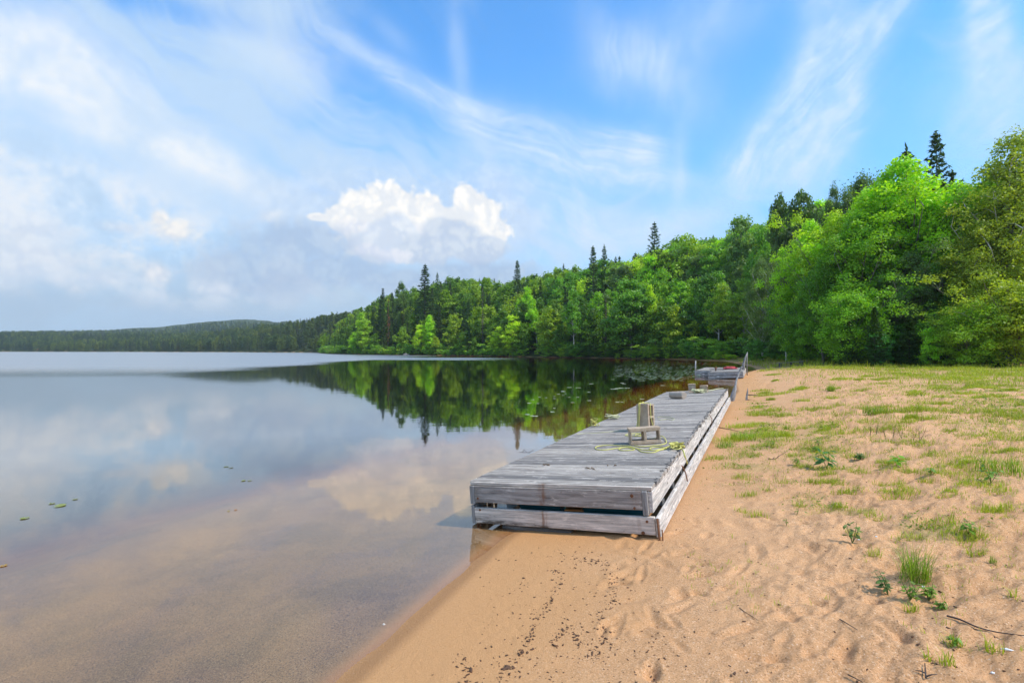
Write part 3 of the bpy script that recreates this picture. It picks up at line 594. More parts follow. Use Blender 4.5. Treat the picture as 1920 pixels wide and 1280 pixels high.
hero(1335, 460, 122, 'B', 42, MID, 'large mid green crown high on the slope below the skyline dip', v=4, yaw=.1)
hero(1390, 405, 112, 'B', 40, (.07,.13,.03), 'grey-green crown on the skyline left of the dark airy trees', v=0, yaw=.7)
hero(1425, 420, 100, 'B', 34, MID, 'green crown high on the slope left of the small slim spruce', v=1, yaw=4.7)
hero(1008, 552, 148, 'birchB', 15, BRIGHT, 'bright birch with a white trunk leaning out over the water', v=1, yaw=0, lean=(0, -.10))
hero(962, 590, 149, 'B', 24, LIME, 'lime green leafy tree at the water left of the leaning white birch', v=0, yaw=1)
hero(935, 612, 151, 'B', 17, LIME, 'low lime green tree leaning left over the water', v=2, yaw=2)
hero(985, 535, 158, 'B', 20, BRIGHT, 'taller bright green crown behind the leaning white birch', v=3, yaw=3)
hero(790, 608, 184, 'B', 15, LIME, 'bright lime tree at the waterline below the tallest headland spruce', v=0, yaw=.5)
hero(808, 590, 186, 'B', 13, BRIGHT, 'bright tree right of the lime one on the headland waterline', v=2, yaw=.5)
hero(682, 585, 212, 'B', 17, (.14,.24,.02), 'tall bright green tree at the left end of the headland', v=2, yaw=.5)
hero(663, 622, 222, 'B', 10, BRIGHT, 'small bright tree leftmost on the headland waterline', v=1, yaw=.5)
hero(1075, 540, 128, 'birchB', 20, MID, 'mid green birch with a thin pale stem on the far bank', v=0, yaw=.5)
hero(1040, 560, 136, 'birchB', 16, (.08,.15,.02), 'thin birch with white stem right of the leaning one', v=2, yaw=1.5)
o = hero(905, 540, 166, 'dead', 9, (.12,.10,.075), 'grey dead spruce with bare twigs among dark spruces', name='dead_spruce', cat='dead tree')
o = hero(1136, 560, 118, 'dead', 10, (.12,.10,.075), 'grey half-dead spruce on the far bank left of the rounded tree', name='dead_spruce', cat='dead tree', yaw=2)
o = hero(728, 560, 208, 'dead', 7, (.20,.05,.02), 'rusty red dead spruce high on the headland', name='dead_spruce', cat='dead tree', yaw=3)
# -- the rest of the wood
rt = random.Random(42)
HX = np.array(HERO)
cand = []
def wood_pt(x, y, s):
    az = x/y; px = CX+F*az
    if not (590 < px < 2060): return
    zg, d, ed = ground_z(np.array([x]), np.array([y])); zg, d, ed = float(zg[0]), float(d[0]), float(ed[0])
    near = x > -5 and y < 98
    fd = ed if near else d
    if d < 1.2 or fd < 1.0: return
    if y < 70 and px > 1430 and len(HX) and (np.hypot(HX[:,0]-x, HX[:,1]-y) < HX[:,2]*.6).any(): return
    if y >= 70 and (np.hypot(HX[:,0]-x, HX[:,1]-y) < 1.8).any(): return
    ztop = CH + (HY - (np.interp(px, SKYL[:,0], SKYL[:,1]) + rt.uniform(-4, 26)))/F*y
    con = vnoise(x/16, y/16, 5) + vnoise(x/5, y/5, 6)*.5
    pc = .80 if 690 < px < 940 and fd < 26 else .55 if px < 940 else .30 if px < 1150 else .16 if px < 1500 else .12
    if fd > 25: pc *= .6
    spr = rt.random() < pc + con*.55
    H = rt.uniform(12, 18) if spr else rt.uniform(10.5, 16)
    if fd < 6: H *= rt.uniform(.5, .95)
    if fd > 26: H = max(H, min(21, (ztop-zg)*rt.uniform(.8, 1.0)))
    # keep what stands behind a hero from overtopping the skyline
    H = min(H, ztop - zg)
    if H < 4.5: return
    cand.append(dict(x=x, y=y, z=zg, H=H, spr=spr, px=px, fd=fd, con=con, size=H/y))
def scatter(x0, x1, y0, y1, s, ok):
    yy = y0
    while yy < y1:
        xx = x0
        while xx < x1:
            x = xx + rt.uniform(-.42, .42)*s; y = yy + rt.uniform(-.42, .42)*s
            if ok(x, y): wood_pt(x, y, s)
            xx += s
        yy += s
scatter(10, 80, 30, 98, 4.3, lambda x, y: True)
scatter(-20, 100, 98, 175, 4.7, lambda x, y: True)
scatter(-190, 90, 175, 420, 6.2, lambda x, y: True)
cand.sort(key=lambda c: -c['size'])
ZONES = [(640, 'on the low left tip of the headland'), (700, 'at the left end of the headland'), (760, 'below the pair of slim skyline spruces'), (830, 'below the tallest headland spruce'), (890, 'left of the dead grey spruce'), (945, 'left of the leaning white birch'),
    (1010, 'behind the leaning white birch'), (1070, 'right of the leaning white birch'), (1130, 'below the two skyline spruces'), (1200, 'around the rounded far bank tree'), (1265, 'below the lone skyline spruce'), (1330, 'above the lily pads'), (1400, 'behind the far floats'), (1460, 'left of the plank bench'), (1540, 'behind the plank bench'), (1640, 'left of the largest bright tree'), (1760, 'behind the largest bright tree'), (1860, 'left of the tall olive birch'), (9999, 'around the tall olive birch')]
def where(px, fd):
    z = next(t for q, t in ZONES if px < q); r = 'at the edge' if fd < 7 else 'just inside the wood' if fd < 18 else 'midway up the slope' if fd < 38 else 'high on the slope'
    return f'{r}, {z}'
n_s = n_b = 0; rest = []
for c in cand:
    k = 'A' if c['y'] < 62 else 'B' if c['y'] < 235 else 'C'
    if c['spr']:
        if n_s >= 250: rest.append(c); continue
        n_s += 1; p = rt.choice(PB[{'A': 'sA' if c['y'] < 50 else 'sB', 'B': 'sB', 'C': 'sC'}[k]]); col = rt.choice([SPR, SPR, SPRB, (.045, .082, .018), (.038, .055, .02)])
        look = ('short' if c['H'] < 11 else 'tall' if c['H'] < 15 else 'towering') + (' slim' if p['W'] < 2 else ' broad'); tone = 'dark' if col in (SPR, SPRB) else 'brownish green'
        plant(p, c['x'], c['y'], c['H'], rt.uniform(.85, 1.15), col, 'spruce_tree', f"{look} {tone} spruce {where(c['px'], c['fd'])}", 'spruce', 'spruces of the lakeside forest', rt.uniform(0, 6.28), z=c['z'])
    else:
        if n_b >= 285: rest.append(c); continue
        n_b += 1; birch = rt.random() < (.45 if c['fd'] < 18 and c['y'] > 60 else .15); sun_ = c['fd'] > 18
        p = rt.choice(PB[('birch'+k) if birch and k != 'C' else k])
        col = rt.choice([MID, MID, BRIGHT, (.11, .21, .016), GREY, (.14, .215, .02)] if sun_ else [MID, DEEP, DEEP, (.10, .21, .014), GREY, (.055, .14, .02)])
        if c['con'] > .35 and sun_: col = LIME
        size_ = 'low' if c['H'] < 9 else 'middling' if c['H'] < 12 else 'tall' if c['H'] < 15 else 'towering'
        tone = {MID: 'mid green', DEEP: 'deep green', BRIGHT: 'bright green', LIME: 'lime green', GREY: 'grey-green'}.get(col, 'fresh green'); kind = 'birch' if (birch and k != 'C') else 'broadleaf tree'
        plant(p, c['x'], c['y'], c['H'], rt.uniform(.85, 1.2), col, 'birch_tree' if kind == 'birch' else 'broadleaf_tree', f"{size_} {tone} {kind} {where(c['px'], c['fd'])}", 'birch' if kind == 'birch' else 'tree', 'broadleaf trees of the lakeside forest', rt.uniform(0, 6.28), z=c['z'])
print('TREES', n_s, n_b, 'rest', len(rest), flush=True)
# -- shrubs along the waterline and the verge
ns = 0; SHT = {MID: 'mid green', DEEP: 'deep green', (.10, .20, .02): 'fresh green', (.13, .22, .02): 'yellow-green', (.045, .12, .04): 'blue-green'}
def along(poly, step):
    out = []; carry = 0
    for (ax, ay), (bx, by) in zip(poly[:-1], poly[1:]):
        L = math.hypot(bx-ax, by-ay); t = carry
        while t < L: out.append((ax+(bx-ax)*t/L, ay+(by-ay)*t/L, math.atan2(by-ay, bx-ax))); t += step
        carry = t-L
    return out
for i, (x, y, a) in enumerate(along([tuple(p) for p in SH[17:33]], 2.6) ):
    if y < 80: continue
    x += rt.uniform(-.6, .6); y += rt.uniform(-.4, .4); nx, ny = -math.sin(a), math.cos(a)
    for off in (rt.uniform(.6, 1.6), rt.uniform(2.2, 4.5)):
        for sgn in (1, -1):
            xx, yy = x+nx*off*sgn, y+ny*off*sgn; zg, d, ed = ground_z(np.array([xx]), np.array([yy]))
            if d[0] > .3 and (xx < -5 or yy > 98 or ed[0] > -6): break
        else: continue
        px = CX+F*xx/yy
        if 985 < px < 1020 or 1366 < px < 1396: continue
        H = rt.uniform(1.1, 2.9) + (off > 2)*1.2; p = rt.choice(PB['shrub' if yy < 150 else 'shrubC'])
        if yy > 300 and rt.random() < .4: continue
        col = rt.choice([MID, (.10, .20, .02), DEEP, (.13, .22, .02)]); ns += 1
        plant(p, xx, yy, H, rt.uniform(.9, 1.5), col, 'shrub', f"{'low' if H < 2.2 else 'tall'} {SHT[col]} shrub by the water, {next(t for q, t in ZONES if px < q)}", 'shrub', 'shrubs along the far bank', rt.uniform(0, 6.28), z=float(zg[0]))
for i, (x, y, a) in enumerate(along([tuple(p) for p in EDGE], 1.9)):
    px = CX+F*x/y
    if px > 2000 or y > 93 or (1448 < px < 1516 and y < 60): continue
    x += rt.uniform(-.5, .9)*.8; y += rt.uniform(0, 1.2)*.8 if y < 45 else rt.uniform(-.5, .5); H = rt.choice([1.0, 1.6, 2.4, 3.2])*rt.uniform(.8, 1.2); p = rt.choice(PB['shrub'])
    col = rt.choice([MID, (.10, .20, .02), DEEP, DEEP, (.045, .12, .04)]); ns += 1
    plant(p, x+.8, y+.8, H, rt.uniform(.9, 1.3), col, 'shrub', f"{'low' if H < 1.3 else 'waist-high' if H < 2 else 'tall' if H < 2.9 else 'tallest'} {SHT[col]} shrub at the verge, {next(t for q, t in ZONES if px < q)}", 'shrub', 'shrubs along the beach verge', rt.uniform(0, 6.28))
o = hero(1418, 632, 64, 'shrub', 34, (.06, .15, .03), 'big rounded grey-green bush left of the plank bench', v=1); o = hero(1370, 664, 76, 'shrub', 15, LIME, 'low yellow-green clump of bush at the tip of the sand spit', v=0)
o = hero(1745, 612, 36.6, 'shrub', 22, (.14, .30, .02), 'bright fresh green bush at the foot of the dark spruces', v=2); o = hero(1650, 622, 39, 'shrub', 24, (.05, .17, .04), 'blue-green leafy bush low in front of the largest bright tree', v=0)
o = hero(1860, 655, 35, 'shrub', 9, (.11, .26, .02), 'small bright bush on its own by the shaded edge of the wood', v=1)
print('SHRUBS', ns, flush=True)
# -- far woods: everything beyond, one mass
def far_forest():
    pts = []; r2 = np.random.RandomState(77)
    for c in rest: pts.append((c['x'], c['y'], c['z']-.2, c['H']/13, c['spr']*3 + r2.randint(3) + (6 if c['y'] < 380 else 0)))
    def band(y0, y1, s, H0, H1, pxa=-140, pxb=760):
        ys = np.arange(y0, y1, s); out = []
        for yv in ys:
            xs = np.arange((pxa-CX)/F*yv, (pxb-CX)/F*yv, s); out.append(np.stack([xs + r2.uniform(-.45, .45, len(xs))*s, np.full(len(xs), yv) + r2.uniform(-.45, .45, len(xs))*s], 1))
        q = np.concatenate(out); z, d, ed = ground_z(q[:,0], q[:,1]); ok = (d > 3) & (z > .3)
        q, z, d = q[ok], z[ok], d[ok]; px = CX+F*q[:,0]/q[:,1]; cap = CH + (HY-np.interp(px, SKYL[:,0], SKYL[:,1])-r2.uniform(-3, 3, len(px)))/F*q[:,1]
        H = np.minimum(r2.uniform(H0, H1, len(z)), cap - z); con = vnoise(q[:,0]/40, q[:,1]/40, 8) + vnoise(q[:,0]/12, q[:,1]/12, 9)*.5
        spr = r2.rand(len(z)) < (.5 + con*.9 + (d < 25)*.2); ok = H > 4
        for (x, y), zz, h, s_ in zip(q[ok], z[ok], H[ok], spr[ok]): pts.append((x, y, zz-.3, h/13, int(s_)*3 + r2.randint(3)))
    band(408, 720, 7.2, 9, 15, 300, 760); band(560, 900, 8.5, 9, 15, -140, 330); band(720, 1000, 10, 9, 15, 300, 640); band(900, 1500, 14, 10, 15, -140, 560); band(1500, 2150, 19, 11, 16, -140, 560)
    pts = np.array(pts); n = len(pts); print('FAR', n, flush=True)
    me = bpy.data.meshes.new('distant_forest'); me.vertices.add(n); me.vertices.foreach_set('co', pts[:, :3].astype(np.float32).ravel())
    a = me.attributes.new('size', 'FLOAT', 'POINT'); a.data.foreach_set('value', pts[:,3].astype(np.float32)); a = me.attributes.new('pick', 'INT', 'POINT'); a.data.foreach_set('value', pts[:,4].astype(np.int32))
    o = link('distant_forest', me); tag(o, 'mixed wood of green broadleaf trees and dark spruces on the far hills', kind='stuff')
    src = bpy.data.collections.new('forest_kinds')
    for i in range(12):
        j = i % 6; p = (PB['C']+PB['sC'])[j]; me2 = p['crown'].copy(); me2.materials.clear(); me2.materials.append((FARLEAF if j < 3 else FARNEEDLE) if i < 6 else (MIDLEAF if j < 3 else MIDNEEDLE))
        so = bpy.data.objects.new(f'forest_kind_{i:02d}', me2); src.objects.link(so)
    ng = bpy.data.node_groups.new('far_wood', 'GeometryNodeTree'); ng.interface.new_socket('Geometry', in_out='INPUT', socket_type='NodeSocketGeometry'); ng.interface.new_socket('Geometry', in_out='OUTPUT', socket_type='NodeSocketGeometry')
    N = ng.nodes.new; gi, go = N('NodeGroupInput'), N('NodeGroupOutput'); mp = N('GeometryNodeMeshToPoints'); ip = N('GeometryNodeInstanceOnPoints'); ci = N('GeometryNodeCollectionInfo'); ci.inputs[0].default_value = src; ci.inputs['Separate Children'].default_value = True; ci.inputs['Reset Children'].default_value = True
    def na(t, nm): q = N('GeometryNodeInputNamedAttribute'); q.data_type = t; q.inputs[0].default_value = nm; return next(s for s in q.outputs if s.enabled)
    rv = N('FunctionNodeRandomValue'); rv.data_type = 'FLOAT_VECTOR'; rv.inputs[0].default_value = (0, 0, 0); rv.inputs[1].default_value = (0, 0, 6.28)
    L = ng.links.new; L(gi.outputs[0], mp.inputs[0]); L(mp.outputs[0], ip.inputs['Points']); L(ci.outputs[0], ip.inputs['Instance']); ip.inputs['Pick Instance'].default_value = True
    L(na('INT', 'pick'), ip.inputs['Instance Index']); L(na('FLOAT', 'size'), ip.inputs['Scale']); L(next(s for s in rv.outputs if s.enabled), ip.inputs['Rotation']); L(ip.outputs[0], go.inputs[0])
    o.modifiers.new('wood', 'NODES').node_group = ng
far_forest()
# ------------------------------------------------------------------ materials of things
def wood_mat(name, axis=0, tint=1.0, warm=0.0, stain=False, dark=.3, seed=0):
    """weathered boards; grain along the given axis of the object"""
    m, nt, b = new_mat(name); g = node(nt, 'ShaderNodeNewGeometry'); isl = V(nt, g.outputs['Random Per Island'])
    tc = V(nt, node(nt, 'ShaderNodeTexCoord').outputs['Object']); x, y, z = sep(nt, tc); o = isl*37.0 + seed
    cs = [x, y, z]; along = cs[axis]; oth = [c for i, c in enumerate(cs) if i != axis]
    v = comb(nt, along*1.1 + o, oth[0]*16.0 + o, oth[1]*16.0)
    grain = noise(nt, v, 2.4, 6, .65, .6); fine = noise(nt, comb(nt, along*4.0 + o, oth[0]*90.0, oth[1]*90.0), 1.6, 4, .7); blotch = noise(nt, tc, 2.3, 4, .6); wear_highlight = noise(nt, comb(nt, along*3.0+o, oth[0]*9.0, oth[1]*9.0), 1.8, 5, .7)
    T = lambda c: tuple(k*tint for k in c)
    C = ramp(nt, (grain*.75 + fine*.25), [(.30, T((.13, .125, .12))), (.45, T((.27, .265, .262))), (.58, T((.42, .415, .41))), (.75, T((.60, .59, .575)))])
    C = mixc(nt, 1.0, C, mixc(nt, isl, (.55, .555, .57), (1.28, 1.25, 1.20)), 'MULTIPLY')
    C = mixc(nt, (blotch-.5).max(0.0)*2.2*dark*2, C, T((.12, .115, .11))); C = mixc(nt, wear_highlight.ss(.55, .70)*(.28 if stain else .65), C, T((.74, .72, .69))); C = mixc(nt, wear_highlight.ss(.36, .28)*.5, C, (.07, .06, .055))  # pale wear streaks, with white highlights painted into the board colour
    if warm: C = mixc(nt, warm, C, mixc(nt, 1.0, C, (1.12, .97, .83), 'MULTIPLY'))
    if stain:      # rust runs, green-black foot of the lower board
        rust = ((x-.765)*(x-.765)*-900.0)._m('EXPONENT')*(.4+wear_highlight) + ((x-1.63)*(x-1.63)*-500.0)._m('EXPONENT')*.28
        C = mixc(nt, (rust*noise(nt, comb(nt, x*30.0, 0.0, z*6.0), 1.0, 3, .6).ss(.35, .65)*.8).clamp(), C, (.22, .085, .03))
        foot = (z*-1.0 + .075 - x*.055 + (blotch-.5)*.10).ss(.0, .035); C = mixc(nt, foot*wear_highlight.ss(.35, .6)*.85, C, (.06, .045, .03))
        end = (x*-1.0+.30).ss(.0,.3)*wear_highlight.ss(.48,.62)*.6; C = mixc(nt, end, C, (.09, .08, .065))
    # knots
    vo = node(nt, 'ShaderNodeTexVoronoi'); vo.inputs['Scale'].default_value = 1.0; nt.links.new(comb(nt, along*3.2+o, oth[0]*9.0+o, oth[1]*9.0).s, vo.inputs['Vector']); kn = V(nt, vo.outputs['Distance'])
    C = mixc(nt, kn.ss(.13, .07)*.75, C, (.12, .09, .07))
    setin(nt, b, 'Base Color', C); b.inputs['Roughness'].default_value = .82; b.inputs['Specular IOR Level'].default_value = .2
    set_bump(nt, b, grain*.6 + fine*.5, .7, .006); return m
def plain(name, col, rough=.7, metal=0, var=.25, scale=30, bump=.3, sss=0, dist=.004):
    m, nt, b = new_mat(name); tc = V(nt, node(nt, 'ShaderNodeTexCoord').outputs['Object']); n = noise(nt, tc, scale, 5, .65); n2_ = noise(nt, tc, scale*.18, 3, .5)
    C = mixc(nt, (n*.6+n2_*.6-.1).clamp(), tuple(c*(1-var) for c in col), tuple(min(1, c*(1+var)) for c in col)); setin(nt, b, 'Base Color', C)
    b.inputs['Roughness'].default_value = rough; b.inputs['Metallic'].default_value = metal; set_bump(nt, b, n, bump, dist); return m
DECK = wood_mat('weathered_deck', 0, .95, warm=.85, dark=.35); SIDE = wood_mat('weathered_side', 1, 1.5, warm=.6, dark=.15, seed=3); FRONT = wood_mat('weathered_front', 0, 1.6, warm=.9, stain=True, dark=.2, seed=7)
POST = wood_mat('weathered_post', 2, .8, warm=.3); BEAMM = wood_mat('dark_beams', 0, .45, warm=.5)
LOGM = plain('pale_driftwood', (.42, .34, .27), .85, var=.35, scale=14); GREYW = wood_mat('grey_driftwood', 2, .9, warm=.15)
RUST = plain('rust', (.20, .085, .04), .85, .2, .5, 40, .6); TEAL = plain('teal_float', (.02, .16, .22), .45); FOAM = plain('white_foam', (.75, .76, .75), .8)
def concrete_mat():
    m, nt, b = new_mat('concrete_block'); tc = V(nt, node(nt, 'ShaderNodeTexCoord').outputs['Object']); n = noise(nt, tc, 160, 3, .75); q = noise(nt, tc, 9, 4, .6); p = noise(nt, tc, 55, 3, .7)
    C = mixc(nt, q.ss(.3, .7), (.42, .305, .205), (.58, .44, .31)); C = mixc(nt, (n-.5).max(0.0)*3.0, C, (.14, .115, .09)); C = mixc(nt, (p-.56).max(0.0)*3, C, (.58, .52, .45)); setin(nt, b, 'Base Color', C)
    b.inputs['Roughness'].default_value = .92; b.inputs['Specular IOR Level'].default_value = .15; set_bump(nt, b, n + p*.8, .8, .004); return m
CONC = concrete_mat(); ROPE = plain('yellow_rope', (.58, .53, .15), .7, var=.3, scale=60); ROPE2 = plain('faded_rope', (.55, .52, .30), .8, var=.3, scale=60)
# ------------------------------------------------------------------ the near float
HEAD, ROLL, WD, LD = R(25.6), R(4.9), 1.76, 12.1
def dock_frame(p0, head, roll, pitch=0):
    xa = Vector((math.cos(head)*math.cos(roll), -math.sin(head)*math.cos(roll), math.sin(roll))); ya = Vector((math.sin(head)*math.cos(pitch), math.cos(head)*math.cos(pitch), math.sin(pitch)))
    za = xa.cross(ya).normalized(); ya = za.cross(xa).normalized(); return Matrix(((xa.x, ya.x, za.x, p0[0]), (xa.y, ya.y, za.y, p0[1]), (xa.z, ya.z, za.z, p0[2]), (0, 0, 0, 1)))
D0 = dock_frame((-.37, 5.05, .012), HEAD, ROLL)
def deck_pt(px, py, h=.0, M=None, top=.40):
    """where the sight line through a photo point meets the deck, in world space, h above the boards"""
    M = M or D0; n = M.to_3x3().col[2]; p = M @ Vector((0, 0, top+h)); d = Vector(((px-CX)/F, 1, -(py-HY)/F)); o = Vector((0, 0, CH)); return o + d*((p-o).dot(n)/d.dot(n))
rd = random.Random(3)
def near_dock():
    e = empty('floating_dock'); e.matrix_world = D0
    tag(e, 'long weathered grey plank float, its near end on the sand and cinder blocks on top', 'dock')
    mb = MB(); y = .0; i = 0
    while y < LD-.1:
        w = .136; x1 = WD + rd.uniform(-.006, .018); dz = rd.uniform(-.002, .002); mb.box(-.012-rd.uniform(0, .01), x1, y, y+w, .362+dz, .400+dz, jit=.0015, rnd=rd); y += w+rd.uniform(.007, .013)
    mb.build('deck', DECK, e, bevel=.003)
    mb = MB(); mb.box(.0, WD, -.030, -.004, .366, .399, jit=.002, rnd=rd); mb.box(.05, WD-.09, -.045, -.006, .206, .363, jit=.002, rnd=rd); mb.build('upper_end_board', FRONT, e, bevel=.004)
    mb = MB(); mb.box(.035, WD+.005, -.045, -.006, .004, .152, jit=.003, rnd=rd); mb.build('lower_end_board', FRONT, e, bevel=.004)
    mb = MB(); mb.box(-.005, .048, -.042, .10, .185, .364); mb.build('corner_post', POST, e, bevel=.004)
    mb = MB(); mb.box(.0, .033, -.042, .10, .0, .172); mb.build('corner_post', POST, e, bevel=.004)
    mb = MB(); mb.box(WD-.088, WD-.040, -.046, .09, .162, .364); mb.build('corner_post', POST, e, bevel=.004)
    for j, (a, b) in enumerate([(.0, 3.75), (3.76, 7.9), (7.91, LD)]):
        mb = MB(); mb.box(WD-.038, WD+.0, a-.03*(j == 0), b, .182, .360, jit=.003, rnd=rd); mb.build('upper_side_board', SIDE, e, bevel=.004)
        mb = MB(); mb.box(WD+.008, WD+.050, a-.055*(j == 0), b, -.010, .150, jit=.004, rnd=rd); mb.build('lower_side_board', SIDE, e, bevel=.004)
    mb = MB(); mb.box(.0, .04, .12, LD, .185, .360); mb.build('upper_side_board', SIDE, e, bevel=.004)
    mb = MB(); mb.box(-.04, .0, .12, LD, .0, .15); mb.build('lower_side_board', SIDE, e, bevel=.004)
    mb = MB(); mb.box(.0, WD, LD-.01, LD+.03, .2, .36); mb.box(.0, WD, LD-.01, LD+.03, .0, .15); mb.build('far_end_board', FRONT, e, bevel=.004)
    yy = .35
    while yy < LD: # wedges between the side boards
        mb = MB(); mb.box(WD-.03, WD+.006, yy, yy+.11, .146, .186); mb.build('spacer_block', BEAMM, e); yy += .62
    for xx in (.45, .88, 1.31):
        mb = MB(); mb.box(xx-.02, xx+.02, .02, LD-.05, .20, .36); mb.build('joist', BEAMM, e)
    for (a, b, yb) in ((.36, .80, .10), (1.02, 1.62, .12), (.36, .80, 1.4), (1.02, 1.62, 1.4)):
        mb = MB(); cx_ = (a+b)/2
        mb.tube([(a, yb+.28, .125), (a+.02, yb+.28, .125), (b-.02, yb+.28, .125), (b, yb+.28, .125)], [.09, .115, .115, .09], 16); mb.build('float_drum', TEAL, e)
    mb = MB(); mb.box(.24, .34, .05, 1.1, .10, .19, jit=.01, rnd=rd); mb.build('foam_block', FOAM, e)
    for k, (xx, zz, r_) in enumerate([(.085, .245, .010), (WD-.17, .325, .014), (WD-.155, .222, .010), (.10, .135, .010), (WD-.06, .115, .011), (WD-.10, .018, .015)]):
        mb = MB(); mb.tube([(xx, -.052, zz), (xx, -.044, zz)], r_, 10); mb.build('bolt', RUST, e)
    # loops of steel under the corners
    mb = MB(); mb.tube([(.05, -.02, .02), (.052, -.03, -.10), (.05, -.03, -.14)], .007, 6); mb.tube([(.075, -.02, .02), (.082, -.03, -.06), (.07, -.03, -.11), (.055, -.03, -.10)], .006, 6); mb.build('steel_hanger', RUST, e)
    mb = MB(); mb.tube([(WD+.03, -.066, .15), (WD+.036, -.07, -.02), (WD+.046, -.075, -.16)], [.009, .009, .006], 6); mb.tube([(WD+.062, -.064, .06), (WD+.058, -.07, -.14)], .006, 6); mb.build('steel_strap', RUST, e)
    mb = MB(); mb.tube([(WD+.016, 1.62, .25), (WD+.055, 1.60, .17), (WD+.075, 1.54, .09)], .007, 6); mb.build('bent_spike', RUST, e)
    mb = MB(); mb.tube([(WD+.004, 5.6, .37), (WD+.045, 5.55, .30), (WD+.03, 5.5, .2)], .006, 6); mb.build('bent_spike', RUST, e)
    # ragged chips on the landward ends of the boards
    mb = MB()
    for i in range(260):
        y = rd.uniform(.1, LD-.1)**1.0; x = WD + rd.uniform(-.03, .012); s = rd.uniform(.005, .016); mb.box(x-s, x+s*.5, y-s, y+s, .398, .402+rd.uniform(.001, .006), jit=.004, rnd=rd)
    mb.build('splintered_edge', wood_mat('splintered_wood', 0, .5, warm=.6), e); e2 = None
    return e
near_dock()
# timber lying under the near end
mb = MB(); mb.box(.30, 1.0, .0, .5, -.075, -.012, jit=.012, rnd=rd); q = mb.build('sunken_timber', BEAMM, bevel=.01); q.matrix_world = D0; tag(q, 'dark wet timber lying on the sand under the left of the float', 'timber')
mb = MB(); mb.box(1.02, 1.72, .06, .42, -.085, -.01, jit=.01, rnd=rd); q = mb.build('mossy_plank', plain('mossy_wood', (.11, .10, .06), .9, var=.4), bevel=.01); q.matrix_world = D0; tag(q, 'mossy dark plank wedged on the sand under the right of the float', 'plank')
# ------------------------------------------------------------------ the two floats beyond
def float_raft(p0, head, W_, L_, top, label, roll=0., two=True):
    M = dock_frame(p0, head, roll); e = empty('small_float'); e.matrix_world = M; tag(e, label, 'float'); mb = MB(); y = 0
    while y < L_-.1: mb.box(0, W_, y, y+.138, top-.038+rd.uniform(-.003, .003), top, jit=.002, rnd=rd); y += .146
    mb.build('deck', DECK, e); h = (top-.04)
    for nm, (a, b) in (('upper_end_board', (h*.52, h)), ('lower_end_board', (0, h*.45))):
        mb = MB(); mb.box(0, W_, -.045, -.004, a, b-.003, jit=.003, rnd=rd); mb.build(nm, FRONT2, e)
    for nm, (a, b) in (('upper_side_board', (h*.54, h)), ('lower_side_board', (0, h*.44))):
        for xx in (W_+.003, -.043): mb = MB(); mb.box(xx, xx+.04, -.04, L_, a, b-.003, jit=.003, rnd=rd); mb.build(nm, SIDE, e)
    mb = MB(); mb.box(.05, W_-.05, .05, L_-.1, .03, h-.02); mb.build('float_core', BEAMM, e); return M
FRONT2 = wood_mat('weathered_front_far', 0, 1.3, warm=.25, dark=.3, seed=11)
xr, yr = at_z(1371, 711.5, .02); xl, yl = at_z(1329.5, 709, .0)
M2 = float_raft((xl, yl, .0), HEAD, math.hypot(xr-xl, yr-yl), 8.0, .37, 'right one of the two pale floats, white side boards facing the sand', R(2.5))
x3, y3 = at_z(1304, 703.5, .0); M3 = float_raft((x3, y3, .0), HEAD, 1.35, 7.4, .33, 'left one of the two pale floats beyond the dock, afloat, set further back', R(.5))
# things on them
def lumpy(name, label, cat, pts, mat, loc, smooth=True):
    bm = bmesh.new(); 
    for (c, s, seed) in pts:
        r = bmesh.ops.create_icosphere(bm, subdivisions=3, radius=1)
        rr_ = random.Random(seed)
        for v in r['verts']:
            k = 1 + .22*math.sin(v.co.x*5+seed) * math.cos(v.co.y*4+seed*2) + .1*math.sin(v.co.z*9+seed); v.co = Vector((v.co.x*s[0]*k + c[0], v.co.y*s[1]*k + c[1], max(v.co.z, -.55)*s[2]*k + c[2]))
    me = bpy.data.meshes.new(name); bm.to_mesh(me); bm.free(); me.materials.append(mat)
    for p in me.polygons: p.use_smooth = smooth
    o = link(name, me, loc=loc); tag(o, label, cat); return o
p = deck_pt(1369, 692, 0, M2, .37); RED = plain('faded_red_cloth', (.42, .06, .07), .8)
lumpy('life_jacket', 'crumpled red life jacket lying on the far float', 'life jacket', [((0, 0, .07), (.34, .26, .13), 1), ((.3, .1, .06), (.22, .2, .10), 5), ((-.25, .12, .05), (.2, .16, .09), 9)], RED, p)
p = deck_pt(1342, 695, 0, M2, .37); mb = MB(); mb.tube([(0, 0, 0), (.01, 0, .2), (0, 0, .27)], [.05, .045, .04], 8); mb.tube([(-.12, 0, .2), (.12, 0, .21)], .025, 6); q = mb.build('mooring_cleat', RUST, loc=p); tag(q, 'small dark mooring post standing on the far float', 'cleat')
mb = MB(); ang = np.linspace(0, 9, 50); mb.tube([(.55*math.cos(a)*(1+.2*math.sin(a*2.3)), .9*math.sin(a)*(1-.05*a)+.3, .014) for a in ang], .012, 6); q = mb.build('coiled_cable', plain('dark_cable', (.05, .05, .055), .6), loc=deck_pt(1352, 693, 0, M2, .37)); tag(q, 'dark cable looping over the far float beside the red jacket', 'cable')
